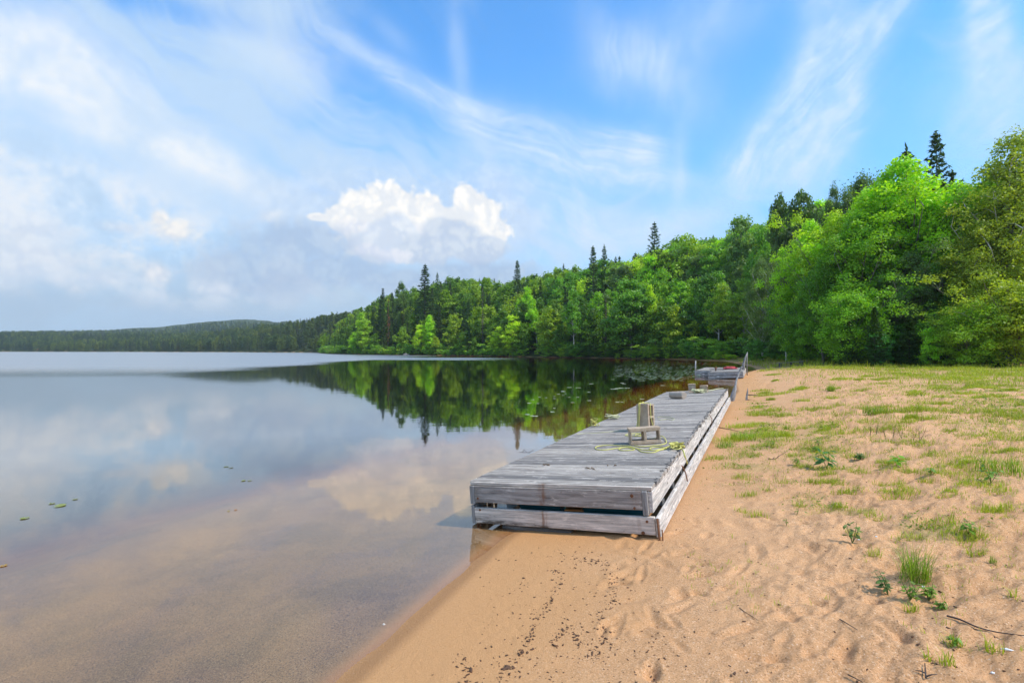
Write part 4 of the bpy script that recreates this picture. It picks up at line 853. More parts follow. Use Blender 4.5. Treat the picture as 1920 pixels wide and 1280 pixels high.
# ------------------------------------------------------------------ cinder blocks
def block_mesh(cells=((.03, .18), (.215, .37)), L=.40, H=.20, D=.19, t=.042):
    """hollow block, the cores running through its depth; length along x"""
    xs = sorted({-.0, *[c for q in cells for c in q], L}); zs = [0, t, H-t, H]; bm = bmesh.new()
    hol = lambda i, k: k == 1 and any(a-1e-6 <= xs[i] and xs[i+1] <= b+1e-6 for a, b in cells)
    g = {}
    def vv(i, j, k):
        if (i, j, k) not in g:
            x = xs[i]; z = zs[k]; y = (0, D)[j]
            if i in (0, len(xs)-1) and k in (1, 2): x += .016 if i == 0 else -.016      # hollowed ends
            g[(i, j, k)] = bm.verts.new((x-L/2, y-D/2, z))
        return g[(i, j, k)]
    nx = len(xs)-1
    for i in range(nx):
        for k in range(3):
            if hol(i, k): continue
            bm.faces.new((vv(i,0,k), vv(i+1,0,k), vv(i+1,0,k+1), vv(i,0,k+1))); bm.faces.new((vv(i,1,k), vv(i,1,k+1), vv(i+1,1,k+1), vv(i+1,1,k)))
            for (di, dk, A, B) in ((-1, 0, (i, k), (i, k+1)), (1, 0, (i+1, k+1), (i+1, k)), (0, -1, (i+1, k), (i, k)), (0, 1, (i, k+1), (i+1, k+1))):
                ii, kk = i+di, k+dk
                if ii < 0 or ii >= nx or kk < 0 or kk > 2 or hol(ii, kk): bm.faces.new((vv(A[0],0,A[1]), vv(A[0],1,A[1]), vv(B[0],1,B[1]), vv(B[0],0,B[1])))
    bmesh.ops.recalc_face_normals(bm, faces=bm.faces); bmesh.ops.bevel(bm, geom=list(bm.edges), offset=.005, segments=2, affect='EDGES', clamp_overlap=True)
    bmesh.ops.triangulate(bm, faces=[f for f in bm.faces if len(f.verts) > 4]); me = bpy.data.meshes.new('cinder_block'); bm.to_mesh(me); bm.free(); me.materials.append(CONC); return me
def put_block(me, p, yaw, stand=False, tilt=(0, 0), label='', name='cinder_block'):
    o = link(name, me); dz = D0.to_3x3().col[2]; base = Matrix.Translation(p) @ dz.to_track_quat('Z', 'Y').to_matrix().to_4x4()
    base = Matrix.Translation(p) @ Vector((0,0,1)).rotation_difference(dz).to_matrix().to_4x4() @ Matrix.Rotation(yaw, 4, 'Z')
    if stand: base = base @ Matrix.Rotation(tilt[0], 4, 'X') @ Matrix.Translation((0, 0, .20)) @ Matrix.Rotation(R(90), 4, 'Z') @ Matrix.Rotation(R(90), 4, 'Y') @ Matrix.Translation((0, 0, -.095))
    o.matrix_world = base; tag(o, label, 'concrete block'); return o
B1 = block_mesh()
bf = deck_pt(1213, 833); put_block(B1, bf + Vector((.0, .11, .0)), R(-4), label='hollow concrete block lying on its side, open cores facing the beach end')
bs = deck_pt(1213, 808); put_block(B1, bs + Vector((.0, .05, 0)), R(-42), True, (R(-5), 0), label='concrete block stood on end with yellow rope over it, behind the lying block')
B2 = block_mesh(((.03, .16),), L=.19, H=.19, D=.2)
B3 = block_mesh(((.04, .15),), L=.25, H=.24, D=.2)
put_block(B3, deck_pt(1301, 735.5) + Vector((0, .12, -.0)), R(70), label='taller pale concrete block at the far end of the long dock'); put_block(B2, deck_pt(1323, 735) + Vector((0, .1, 0)), R(60), label='smaller concrete block at the far end, nearest the sand side')
for o_ in list(bpy.data.objects)[-2:]: pass
a_, b_ = deck_pt(1258.5, 740.5, .085), deck_pt(1283, 741, .085); mb = MB(); n_ = 9
mb.tube([a_.lerp(b_, i/(n_-1)) + Vector((0, 0, .006*math.sin(i*2.1))) for i in range(n_)], [.082, .092, .09, .095, .092, .088, .092, .09, .083], 14); q = mb.build('driftwood_log', LOGM); tag(q, 'short thick pale log lying across the far end of the dock', 'log')
# ------------------------------------------------------------------ ropes
def catmull(P, n=8, closed=False):
    P = [Vector(p) for p in P]; out = []; m = len(P)
    for i in range(m if closed else m-1):
        p0 = P[i-1] if (i or closed) else P[0]; p1 = P[i]; p2 = P[(i+1) % m]; p3 = P[(i+2) % m] if closed or i+2 < m else P[-1]
        for k in range(n):
            t = k/n; out.append(.5*((2*p1) + (p2-p0)*t + (2*p0-5*p1+4*p2-p3)*t*t + (3*p1-p0-3*p2+p3)*t**3))
    if not closed: out.append(P[-1])
    return out
def Z2(x, y): return (1080 + x/5.647, 720 + y/5.647)       # from an enlargement of the photograph
def rope(paths, label, mat=ROPE, r=.0060, name='yellow_rope', cat='rope'):
    mb = MB()
    for P in paths: mb.tube(catmull(P), r, 7)
    q = mb.build(name, mat); tag(q, label, cat); return q
def on(pts, h=.006): return [deck_pt(*Z2(x, y), h + (q[0] if q else 0)) for x, y, *q in pts]
rope([on([(1150, 770, -.03), (1130, 700, .01), (1080, 640, .03), (1010, 650, .01), (960, 665), (880, 700), (810, 722), (700, 715), (640, 680), (560, 655), (430, 648), (330, 645), (240, 655), (205, 672), (230, 692), (320, 694), (410, 680), (500, 668), (600, 672), (700, 690), (800, 700), (900, 695), (960, 680), (900, 665), (820, 668), (780, 682), (820, 700), (900, 685), (1000, 665), (1060, 640, .02), (1110, 668, .03), (1070, 690, .02), (1010, 670, .03), (1020, 630, .04), (1070, 612, .03), (1110, 650, .02)]),
      on([(450, 690), (480, 675), (560, 672), (620, 690), (560, 700), (480, 700), (450, 690)])], 'yellow rope in long loose loops on the planks in front of the lying block')
kn = []; c = deck_pt(*Z2(1062, 655), .03); rk = random.Random(8)
for i in range(26): a = i*1.9; kn.append(c + Vector((math.cos(a)*.105*rk.uniform(.5, 1), math.sin(a*1.3)*.10*rk.uniform(.5, 1), rk.uniform(-.02, .05))))
rope([kn, on([(1062, 655), (1130, 690, .02), (1150, 745, .0)]) + [deck_pt(*Z2(1150, 745), 0) + Vector((.03, .0, -.10))]], 'bunched knot of yellow rope at the landward edge of the dock')
# over the standing block
top_l = deck_pt(*Z2(735, 208)); s0 = bs + Vector((.0, .05, 0)); zz = D0.to_3x3().col[2]
def blk(u, v, h): a = R(-42); return s0 + Vector((math.cos(a)*u - math.sin(a)*v, math.sin(a)*u + math.cos(a)*v, 0)) + zz*h
rope([[blk(-.05, -.125, .0), blk(-.045, -.115, .12), blk(-.02, -.11, .28), blk(-.01, -.095, .405), blk(.0, -.02, .415), blk(.04, .06, .412), blk(.10, .02, .405), blk(.112, -.02, .36), blk(.118, -.03, .18), blk(.15, -.02, .02)],
      [blk(-.10, -.13, .01), blk(-.07, -.118, .12), blk(-.035, -.108, .30), blk(-.03, -.095, .405), blk(-.03, .0, .414), blk(-.04, .09, .40), blk(-.05, .12, .2), blk(-.05, .16, .01)]], 'yellow rope hung twice over the upright concrete block')
rope([on([(520, 538), (560, 528), (640, 520), (700, 525), (720, 538), (680, 548), (600, 545), (540, 546), (520, 538)]), on([(640, 548), (700, 540), (670, 528), (630, 535), (640, 548)]), on([(860, 555), (910, 548, .02), (945, 580, .01), (955, 620), (900, 640), (820, 650), (700, 660), (620, 650)]), on([(780, 575), (830, 572), (870, 565), (900, 570)])], 'yellow rope coiled through the cores of the lying block')
rope([on([(575, 485), (480, 492), (380, 500), (280, 510), (180, 518), (90, 520), (10, 530)])], 'single straight strand of yellow rope across the planks to the water side', ROPE2, .0045)
kn = []; c = deck_pt(*Z2(185, 430), .03)
for i in range(22): a = i*2.1; kn.append(c + Vector((math.cos(a)*.09*rk.uniform(.4, 1), math.sin(a*1.4)*.10*rk.uniform(.4, 1), rk.uniform(-.02, .11))))
rope([kn], 'small yellow rope tangle on the water-side edge level with the upright block')
kn = []; c = deck_pt(*Z2(395, 352), .03)
for i in range(22): a = i*2.3; kn.append(c + Vector((math.cos(a)*.16*rk.uniform(.4, 1), math.sin(a*1.2)*.22*rk.uniform(.4, 1), rk.uniform(-.02, .05))))
rope([kn], 'faded rope tangle further along the water-side edge', ROPE2, .006)
rope([on([(860, 350), (920, 345), (1000, 352), (1040, 366), (1020, 378), (960, 370), (890, 378), (870, 366)])], 'thin faded rope loop behind the upright block', ROPE2, .005)
kn = []; c = deck_pt(*Z2(1300, 82), .03)
for i in range(26): a = i*2.3; kn.append(c + Vector((math.cos(a)*.26*rk.uniform(.3, 1), math.sin(a*1.2)*.25*rk.uniform(.4, 1), rk.uniform(-.02, .07))))
rope([kn, on([(1400, 72), (1450, 62), (1500, 50), (1560, 45)], .02)], 'rope tangle between the two blocks at the far end', ROPE2, .013)
# scraps on the deck
LEAFB = plain('dead_leaf', (.16, .11, .07), .8, var=.5, scale=20); TWIG = plain('dark_twig', (.07, .05, .04), .85, var=.3, scale=20)
def twig(P, r, label, name='twig', branches=(), mat=None):
    mb = MB(); C_ = catmull(P, 5); mb.tube(C_, [r*.65*(1-.7*i/len(C_)) for i in range(len(C_))], 6)
    for (i, d) in branches: b = C_[min(i, len(C_)-1)]; mb.tube([b, b+Vector(d)*.5+Vector((0, 0, .004)), b+Vector(d)], [r*.6, r*.5, r*.2], 5)
    q = mb.build(name, mat or TWIG); tag(q, label, 'twig'); return q
a = deck_pt(981, 849, .012); b = deck_pt(1001, 846.5, .012); twig([a + Vector((-.05, 0, .01)), a.lerp(b, .5), b + Vector((0, 0, .03))], .005, 'forked dry twig on the water-side edge near the front corner', branches=[(2, (.03, .0, .045)), (4, (-.04, .0, .04)), (6, (.05, 0, .02)), (5, (.02, .01, -.02))])
for i, (x, y, lab) in enumerate([(540, 636, 'dark leaf scrap on the planks, nearest the water side'), (820, 658, 'curled dark leaf scrap near the middle of the front planks'), (950, 642, 'tiny leaf scrap right of the curled one')]):
    c = deck_pt(860 + x/3.31, 680 + y/3.31, .004); mb = MB(); r4 = random.Random(i)
    for k in range(5 if i < 2 else 2):
        o_ = c + Vector((r4.uniform(-.045, .045), r4.uniform(-.03, .03), 0)); a = r4.uniform(0, 6); mb.tube([o_ - Vector((math.cos(a), math.sin(a), 0))*.018, o_ + Vector((0, 0, .010)), o_ + Vector((math.cos(a), math.sin(a), .1))*.018], [.002, .008, .002], 5)
    q = mb.build('leaf_scrap', LEAFB); tag(q, lab, 'dead leaf')
# ------------------------------------------------------------------ posts and driftwood on the beach
def gpt(px, py, guess=.5, up=0.0):
    z = guess
    for _ in range(12):
        x, y = at_z(px, py, z); xx, yy = np.array([x]), np.array([y]); g_, d_, e_ = ground_z(xx, yy); z = float(g_[0] + sand_relief(xx, yy, d_)[0])
    return Vector((x, y, z + up))
b = gpt(1371, 752, .3) + Vector((.0, .0, -.05)); Yb = b.y
mb = MB(); P = catmull([b, at_Y(1378, 728, Yb), at_Y(1381, 712, Yb+.1), at_Y(1388, 694, Yb+.2), at_Y(1391, 687, Yb+.2)], 4); mb.tube(P, [.07 + .02*math.sin(min(i, 6)) if i < 5 else .035 for i in range(len(P))], 8); q = mb.build('leaning_pole', GREYW); tag(q, 'curved grey driftwood pole leaning up from the far corner of the long dock', 'pole')
b = at_Y(1394, 684, 34) ; mb = MB(); zg = gz(b.x, b.y)
mb.tube([Vector((b.x, b.y, zg-.1)), b, at_Y(1397, 672, 34), at_Y(1401.5, 660, 34)], [.09, .085, .06, .02], 6); mb.tube([Vector((at_Y(1401, 662, 34).x, 34, zg-.1)), at_Y(1400.6, 676, 34), at_Y(1401, 661, 34)], .03, 6); q = mb.build('grey_stump_post', GREYW); tag(q, 'split grey post standing behind the far floats against the bushes', 'post')
x, y = at_z(1304, 690, 0); mb = MB(); mb.tube([(x, y, -.6), (x, y, .2), (x+.02, y, .72)], [.07, .06, .05], 8); q = mb.build('mooring_post', plain('pale_post', (.45, .45, .42), .7)); tag(q, 'slender pale post standing in the water left of the far floats', 'post')
b = gpt(1400, 750, .5); Yb = b.y; e = empty('broken_stake', b); tag(e, 'short splintered stake with two dark prongs lying toward the right', 'stake')
def loc(v): return v - b
mb = MB(); mb.tube([loc(b + Vector((0, 0, -.05))), loc(at_Y(1400, 744, Yb)), loc(at_Y(1401.5, 735, Yb)), loc(at_Y(1402, 727.5, Yb))], [.035, .034, .024, .004], 6); mb.build('stake', GREYW, e)
for (py, L_, dy) in ((740, 20, .0), (749.5, 20, -.02)):
    mb = MB(); a = at_Y(1402, py, Yb); c = at_Y(1402+L_, py+.8, Yb); mb.tube([loc(a), loc(a.lerp(c, .5)) + Vector((0, dy, .004)), loc(c)], [.018, .015, .006], 6); mb.build('prong', plain('dark_rod_wood', (.10, .075, .06), .85), e)  # two thin dark brown rods running right from the stake
a = at_Y(1456, 668, 46.5); c_ = at_Y(1507, 668, 45.0); a.z = gz(a.x, a.y); c_.z = gz(c_.x, c_.y); e = empty('plank_bench', a.lerp(c_, .5)); e0 = e.location.copy(); tag(e, 'low weathered plank bench at the back of the beach before the bushes', 'bench'); d = (c_-a).normalized(); nrm = Vector((-d.y, d.x, 0)); hz = .34
for k in range(3):
    mb = MB(); o_ = nrm*(.16*k); P4 = [a+o_, c_+o_, c_+o_+nrm*.14, a+o_+nrm*.14]; vs = [mb.bm.verts.new(v + Vector((0, 0, hz+z_)) - e0) for z_ in (0, .045) for v in P4]
    for f in ((3,2,1,0), (4,5,6,7), (0,1,5,4), (1,2,6,5), (2,3,7,6), (3,0,4,7)): mb.bm.faces.new([vs[i] for i in f])
    mb.build('plank', GREYW, e)
for t in (.12, .55, .88):
    p = a.lerp(c_, t) + nrm*.2 - e0; mb = MB(); mb.box(p.x-.09, p.x+.09, p.y-.14, p.y+.14, p.z-.1, p.z+hz-.003); mb.build('leg', BEAMM, e)
# sticks on the sand
P = [gpt(x, y, .5, .012) for x, y in [(1775, 1158), (1800, 1165), (1830, 1178), (1860, 1187), (1890, 1192), (1925, 1196)]]; twig(P, .008, 'long thin dark root running to the right edge of the sand', 'driftwood_stick')
P = [gpt(x, y, .5, .012) for x, y in [(1736, 1275), (1735, 1262), (1734, 1248)]]; twig(P, .006, 'short upright twig at the bottom right of the sand', branches=[(1, (.05, 0, .01)), (3, (-.03, .02, .0))])
P = [gpt(x, y, .5, .010) for x, y in [(1386, 1142), (1400, 1152), (1422, 1166)]]; twig(P, .004, 'thin dark stick on the rippled sand low in the middle')
P = [gpt(x, y, .5, .010) for x, y in [(1575, 1164), (1592, 1174), (1608, 1184)]]; twig(P, .005, 'thin curved stick on bare sand left of the long root')
P = [gpt(x, y, .5, .010) for x, y in [(1440, 862), (1455, 860), (1462, 855), (1474, 848)]]; twig(P, .007, 'small dark stick left of the big leafy seedling', branches=[(3, (.04, .02, .02)), (6, (.05, .03, .03)), (2, (-.05, 0, .02))])
P = [gpt(x, y, .5, .012) for x, y in [(1348, 802), (1370, 806), (1398, 813)]]; twig(P, .012, 'dark stick on the bare sand beside the long dock')
P = [gpt(x, y, .5, .012) for x, y in [(1816, 872), (1835, 876), (1848, 876)]]; twig(P, .006, 'small dark stick among the weeds on the right', branches=[(4, (.05, .02, .01))])
P = [gpt(x, y, .5, .010) for x, y in [(1590, 1268), (1604, 1275), (1618, 1284)]]; twig(P, .005, 'thin stick cut by the bottom edge of the photo')
x, y = 1888, 1221; q = gpt(x, y, .5, .004); mb = MB(); mb.tube([q + Vector((-.022, .008, .004)), q + Vector((0, 0, .007)), q + Vector((.026, -.008, .004))], [.002, .006, .002], 6); q = mb.build('white_feather', FOAM); tag(q, 'small white feather on the sand at the lower right', 'feather')
# shells and white pebbles
for i, (px, py, lab) in enumerate([(1643, 1006, 'small white stone in the weeds up the beach'), (1610, 1012, 'white stone chip left of the small white stone'), (1731, 1092, 'white pebble at the foot of the tall grass tuft'), (1861, 1262, 'white pebble near the bottom right corner'), (720, 1168, 'small white shell under shallow water by the shore')]):
    if i == 4: X_, Y_ = at_z(px, py, 0); q = Vector((X_, Y_, gz(X_, Y_)))
    else: q = gpt(px, py, .5)
    lumpy('pebble', lab, 'pebble', [((0, 0, .003), (.008, .006, .005), i*3+1)], FOAM, q)
STONE = plain('lichened_rock', (.30, .25, .22), .85, var=.4, scale=3)
for i, (px, py, s, lab) in enumerate([(815, 664, 1.1, 'pale rock at the waterline below the tallest headland spruce'), (1012, 666, 1.3, 'rock with roots at the foot of the leaning white birch'), (1036, 667, 1.2, 'brownish rock right of the leaning birch'), (760, 665, .9, 'low rock at the waterline left on the headland'), (605, 661, 1.6, 'small rock at the far left tip of the headland')]):
    X_, Y_ = at_z(px, py+.8, 0); lumpy('shore_rock', lab, 'rock', [((0, 0, .1), (s*1.3, s*.7, s*.6), i+2), ((s, .2, .05), (s*.7, s*.5, s*.4), i+8)], STONE, Vector((X_, Y_+1.0, .0)))
# fallen trunk on the far bank
X_, Y_ = at_z(757, 665, 0); mb = MB(); mb.tube([(X_, Y_+1, .3), (X_+3, Y_+1.5, 1.6), (X_+6.5, Y_+3, 3.4)], [.35, .28, .1], 7)
for k in range(9): t = .15+.09*k; b = Vector((X_, Y_+1, .3)).lerp(Vector((X_+6.5, Y_+3, 3.4)), t); mb.tube([b, b + Vector((rd.uniform(-.5, .5), -.5, rd.uniform(-1.2, 1.2)))], [.06, .02], 4)
q = mb.build('fallen_trunk', plain('brown_dead_wood', (.16, .10, .065), .9)); tag(q, 'brown fallen trunk slanting down to the water on the headland', 'fallen tree')
# cabin far across the lake
X_, Y_ = at_Y(72, 650, 740).x, 740.; zc_ = max(gz(X_, Y_), .5); e = empty('lakeside_cabin', (X_, Y_, zc_)); tag(e, 'tiny pale orange cabin on the far left shore', 'cabin')
mb = MB(); mb.box(-4.5, 4.5, -3, 3, -.5, 4.0); mb.build('wall', plain('cabin_boards', (.60, .36, .16), .8), e)
mb = MB(); vs = [mb.bm.verts.new(v) for v in [(-5, -3.5, 4.0), (5, -3.5, 4.0), (5, 3.5, 4.0), (-5, 3.5, 4.0), (-5, 0, 7.0), (5, 0, 7.0)]]
for f in ((0,1,5,4), (2,3,4,5), (0,4,3), (1,2,5), (0,3,2,1)): mb.bm.faces.new([vs[i] for i in f])
mb.build('roof', plain('cabin_roof', (.45, .33, .22), .8), e)
mb = MB(); mb.box(-1.5, 0, -3.06, -3.0, 1.2, 2.6); mb.build('window', plain('dark_pane', (.03, .03, .04), .2), e)
# ------------------------------------------------------------------ plants on the sand
GRASS = leaf_mat('grass_blades', .3, .4, (1.3, 1.1, .6), .3); GRASS.node_tree.nodes
def blades_np(X, Y, Z, H, Wd, rs, lean=.8):
    """tapering curved blades: two quads each"""
    n = len(X); a = rs.rand(n)*6.283; l = rs.rand(n)*lean + .08; d = np.stack([np.cos(a), np.sin(a)], 1); s = np.stack([-np.sin(a), np.cos(a)], 1)*Wd[:, None]*.5
    def ring(t, w): c = np.stack([X + d[:,0]*l*H*t**1.7, Y + d[:,1]*l*H*t**1.7, Z + H*t*(1-.25*l*t)], 1); q = np.concatenate([s*w, np.zeros((n, 1))], 1); return c-q, c+q
    r0, r1, r2 = ring(0, 1), ring(.5, .8), ring(1, .08)
    return np.concatenate([np.stack([r0[0], r0[1], r1[1], r1[0]], 1), np.stack([r1[0], r1[1], r2[1], r2[0]], 1)]).reshape(-1, 3)
def weeds_stuff():
    rs = np.random.RandomState(9); Xs, Ys, Hs, Ws = [], [], [], []
    def add(X, Y, H, W_): Xs.append(X); Ys.append(Y); Hs.append(H); Ws.append(W_)
    # thin to dense cover from the density field, more blades where near
    for (r0, r1, n, hh, ww) in ((2.6, 6, 110000, .028, .0030), (6, 12, 260000, .034, .0045), (12, 24, 260000, .05, .008), (24, 46, 190000, .12, .016), (46, 88, 60000, .22, .03)):
        az = rs.uniform(R(4), R(47), n); r = np.sqrt(rs.uniform(r0*r0, r1*r1, n)); X = r*np.sin(az); Y = r*np.cos(az); d = shore_dist(X, Y); ed = edge_dist(X, Y); g = grass_density(X, Y, d, ed)
        clump = sstep(-.16, .14, fbm(X*3.1, Y*3.1, 3, 91)) if r0 < 12 else sstep(-.2, .2, fbm(X*1.2, Y*1.2, 3, 95)); ok = rs.rand(n) < np.maximum(g*clump, .30*sstep(4.5, 7, Y)*sstep(1.6, 3.5, d)*sstep(.10, .24, fbm(X*4.5, Y*4.5, 2, 131)))*.9; ok &= d > .7
        m = ok.sum(); add(X[ok], Y[ok], hh*(.35+1.7*rs.rand(m)**2.2)*(1+.6*(ed[ok] > -5)), ww*rs.uniform(.7, 1.5, m))
    # separate little patches seen in the photograph
    pat = [(1490, 855, .16, 90), (1395, 895, .16, 120), (1400, 930, .12, 90), (1420, 967, .10, 70), (1380, 825, .4, 400), (1395, 800, .35, 300), (1345, 860, .25, 160), (1600, 860, .2, 160), (1700, 885, .15, 120), (1730, 832, .25, 200), (1770, 890, .2, 120), (1640, 768, .5, 260), (1725, 770, .6, 300), (1830, 772, .9, 500), (1530, 768, .35, 200), (1470, 780, .3, 160), (1870, 960, .14, 120), (1856, 958, .12, 90),
           (1640, 970, .12, 70), (1590, 925, .14, 140), (1560, 905, .14, 140), (1548, 890, .12, 120), (1680, 925, .2, 140), (1760, 985, .16, 120), (1800, 1010, .18, 160), (1815, 1012, .1, 80), (1830, 905, .2, 150), (1880, 870, .3, 260), (1900, 850, .3, 260), (1790, 1208, .04, 22), (1860, 1232, .04, 26), (1778, 1244, .03, 20), (1740, 1236, .03, 12), (1712, 1145, .04, 30), (1830, 1042, .07, 50), (1600, 1005, .05, 30), (1640, 1040, .05, 30), (1500, 950, .07, 40), (1570, 950, .08, 60), (1850, 820, .5, 400), (1900, 780, .7, 400), (1560, 730, .35, 160), (1450, 770, .3, 120), (1500, 870, .1, 50),
           (1900, 1118, .03, 16), (1470, 905, .1, 40), (1440, 920, .08, 30), (1390, 960, .07, 26), (1870, 925, .12, 60), (1700, 1010, .1, 50), (1780, 930, .12, 60), (1655, 905, .12, 60)]
    rp = random.Random(21)
    for _ in range(110):
        u = rp.random(); py = 700 + 240*u**1.2; pat.append((rp.uniform(1400 + 60*u, 1915), py, rp.uniform(.12, .38)*(1.5-u), int(rp.uniform(60, 260)*(1.3-u))))
    for (px, py, rad, n) in pat:
        q = gpt(px, py); n = int(n*1.4); a = rs.rand(n)*6.28; r = rad*np.sqrt(rs.rand(n))*rs.uniform(.5, 1.3, n); add(q.x + np.cos(a)*r, q.y + np.sin(a)*r*.8, .045*rs.uniform(.5, 1.8, n)*(1 + .6*(q.y > 8)), .0035*rs.uniform(.8, 1.6, n)*max(1, q.y/6))
    # sparse single sprouts
    n = 2600; az = rs.uniform(R(16), R(46), n); r = rs.uniform(3.2, 15, n); X = r*np.sin(az); Y = r*np.cos(az); d = shore_dist(X, Y); g = fbm(X*1.1, Y*1.1, 2, 99); ok = (d > 1.6) & (g + rs.rand(n)*.4 > .32)
    X, Y = X[ok], Y[ok]; k = 5; X = np.repeat(X, k) + rs.normal(0, .012, len(X)*k); Y = np.repeat(Y, k) + rs.normal(0, .012, len(Y)*k); add(X, Y, .03*rs.uniform(.5, 1.5, len(X)), .003*np.clip(Y/5, 1, 3))
    X, Y, H, W_ = map(np.concatenate, (Xs, Ys, Hs, Ws)); z, d, ed = ground_z(X, Y); z = z + sand_relief(X, Y, d) - .004
    v = blades_np(X, Y, z, H, W_, rs); n = len(X); rnd = np.clip(rs.rand(n)*.7 + .4*(fbm(X*.9, Y*.9, 2, 44)+.3), 0, .96)
    me = leaf_mesh('grass', v, GRASS, rs, np.concatenate([rnd, rnd])); o = link('grass', me); o.color = (.30, .37, .035, 1); tag(o, 'patchy low grass and small weeds growing through the sand', kind='stuff'); print('GRASS', n, flush=True)
    # flat broad weed leaves mixed in
    n = 90000; az = rs.uniform(R(8), R(46), n); r = 3.2 + 20*rs.rand(n)**1.3; X = r*np.sin(az); Y = r*np.cos(az); d = shore_dist(X, Y); ed = edge_dist(X, Y); g = grass_density(X, Y, d, ed)
    ok = (rs.rand(n) < g*sstep(-.25, .12, fbm(X*2.3, Y*2.3, 3, 191))) & (d > .9); X, Y = X[ok], Y[ok]; m = len(X); z, d, ed = ground_z(X, Y); z = z + sand_relief(X, Y, d) + rs.rand(m)*.03
    L_ = .012*rs.uniform(.6, 1.6, m)*np.clip(Y/6, 1, 2.4); v = quads(np.stack([X, Y, z], 1), rs.normal(0, .5, (m, 3)) + [0, 0, 1], rs.normal(size=(m, 3)), L_, L_*.45)
    me = leaf_mesh('ground_weeds', v, GRASS, rs, rs.rand(m)*.96); o = link('ground_weeds', me); o.color = (.18, .25, .035, 1); tag(o, 'low broad-leaved weeds scattered through the grass', kind='stuff')
weeds_stuff()
def tuft(px, py, H, n, R_, label, col=(.19, .30, .03), name='grass_tuft', w=.0038):
    q = gpt(px, py); rs = np.random.RandomState(int(px)); a = rs.rand(n)*6.28; r = R_*np.sqrt(rs.rand(n)); X = np.cos(a)*r; Y = np.sin(a)*r
    v = blades_np(X, Y, np.zeros(n)-.01, H*rs.uniform(.45, 1.0, n), np.full(n, w), rs, .75); o = link(name, leaf_mesh(name, v, GRASS, rs, np.tile(rs.rand(n)*.96, 2)), loc=q); o.color = (*col, 1); tag(o, label, 'grass tuft')
tuft(1714, 1085, .27, 170, .085, 'tallest bright grass tuft standing alone low on the right of the sand')
tuft(1558, 733, .34, 110, .12, 'bright upright grass tuft by itself on the far sand', (.20, .32, .03), w=.010)
tuft(1640, 775, .22, 160, .22, 'rounded grass tuft in the middle of the weedy stretch', w=.009); tuft(1880, 885, .24, 120, .22, 'tall loose grass tuft at the right edge of the weeds', w=.007)
tuft(1862, 1055, .08, 24, .02, 'tiny spiky grass sprout on bare sand right of the tallest tuft'); tuft(1474, 805, .13, 50, .05, 'small grass tuft near the dock side weeds', w=.006)
tuft(1395, 822, .20, 240, .22, 'lush bright grass clump on the damp sand beside the dock', (.20, .34, .03), w=.006); tuft(1360, 838, .15, 140, .16, 'lower grass clump closer to the dock boards', (.17, .30, .03), w=.006)
STEM = plain('green_stem', (.12, .16, .04), .7)
def seedling(px, py, H, nl, ll, label, col, name='leafy_seedling', bushy=1, droop=.2):
    q = gpt(px, py); rs = np.random.RandomState(int(px*3+py)); e = empty(name, q); tag(e, label, 'plant'); C_, N_, T_, LL = [], [], [], []; specs = []
    for s in range(bushy):
        a0 = rs.rand()*6.28; tilt = (.1 if bushy == 1 else .55)*rs.rand(); hh = H*rs.uniform(.65, 1); top = np.array([math.cos(a0)*tilt*hh, math.sin(a0)*tilt*hh, hh]); s0_ = np.linspace(0, 1, 5)[:, None]; specs.append((s0_*top*[1, 1, 1] + np.sin(s0_*3)*[.008, .004, 0], np.linspace(.004, .0015, 5)*(H/.25)**.5))
        for i in range(nl):
            t = .25 + .75*(i+.5)/nl; a = a0 + i*2.4; b = top*t; dv = np.array([math.cos(a), math.sin(a), .35-droop]); l = ll*rs.uniform(.7, 1.1)*(1.15-.5*t); C_.append(b + dv*l*.6); N_.append(np.array([0, 0, 1]) + rs.normal(0, .25, 3) - dv*.3*[1, 1, 0]*-1); T_.append(dv); LL.append(l*.5)
    v = quads(np.array(C_), np.array(N_), np.array(T_), np.array(LL), np.array(LL)*.48); o = link('foliage', leaf_mesh('foliage', v, GRASS, rs, rs.rand(len(LL))*.9), e); o.color = tuple(c*1.3 for c in col) + (1,)
    tv, tf = tubes(specs, 5); link('stem', mesh_np('stem', tv, tf, True, STEM), e)
seedling(1551, 880, .30, 12, .15, 'big-leaved dark green seedling standing up from the middle of the beach', (.055, .15, .04), bushy=2)
seedling(1598, 1022, .17, 8, .07, 'reddish-stemmed small leafy plant halfway down the weedy strip', (.10, .17, .04), bushy=4)
seedling(1665, 1115, .13, 9, .045, 'small dark leafy plant just left below the tallest grass tuft', (.07, .14, .04), bushy=5)
seedling(1706, 1125, .11, 9, .04, 'small bushy weed directly below the tallest grass tuft', (.13, .22, .03), bushy=7); seedling(1742, 1128, .10, 9, .04, 'bright low weed right below the tallest grass tuft', (.15, .26, .03), bushy=8)
seedling(1762, 1142, .05, 8, .035, 'little flat weed trailing from the weeds below the tuft', (.11, .20, .03), bushy=6); seedling(1681, 873, .13, 6, .13, 'bright broad-leaved seedling in the middle of the weeds', (.13, .28, .03), bushy=2)
seedling(1612, 862, .10, 9, .07, 'dark round weed with serrated leaves above the broad-leaved seedling', (.08, .16, .04), bushy=7); seedling(1534, 838, .12, 7, .06, 'pale green little weed upper left of the dark seedling', (.14, .22, .04), bushy=3)
seedling(1450, 838, .12, 7, .05, 'small weed between the dock and the big seedling', (.13, .22, .03), bushy=3); seedling(1494, 868, .10, 8, .05, 'low bright weed left of the big dark seedling', (.16, .26, .03), bushy=7); seedling(1530, 845, .08, 8, .06, 'flat bright weed above the big dark seedling', (.15, .25, .03), bushy=6)
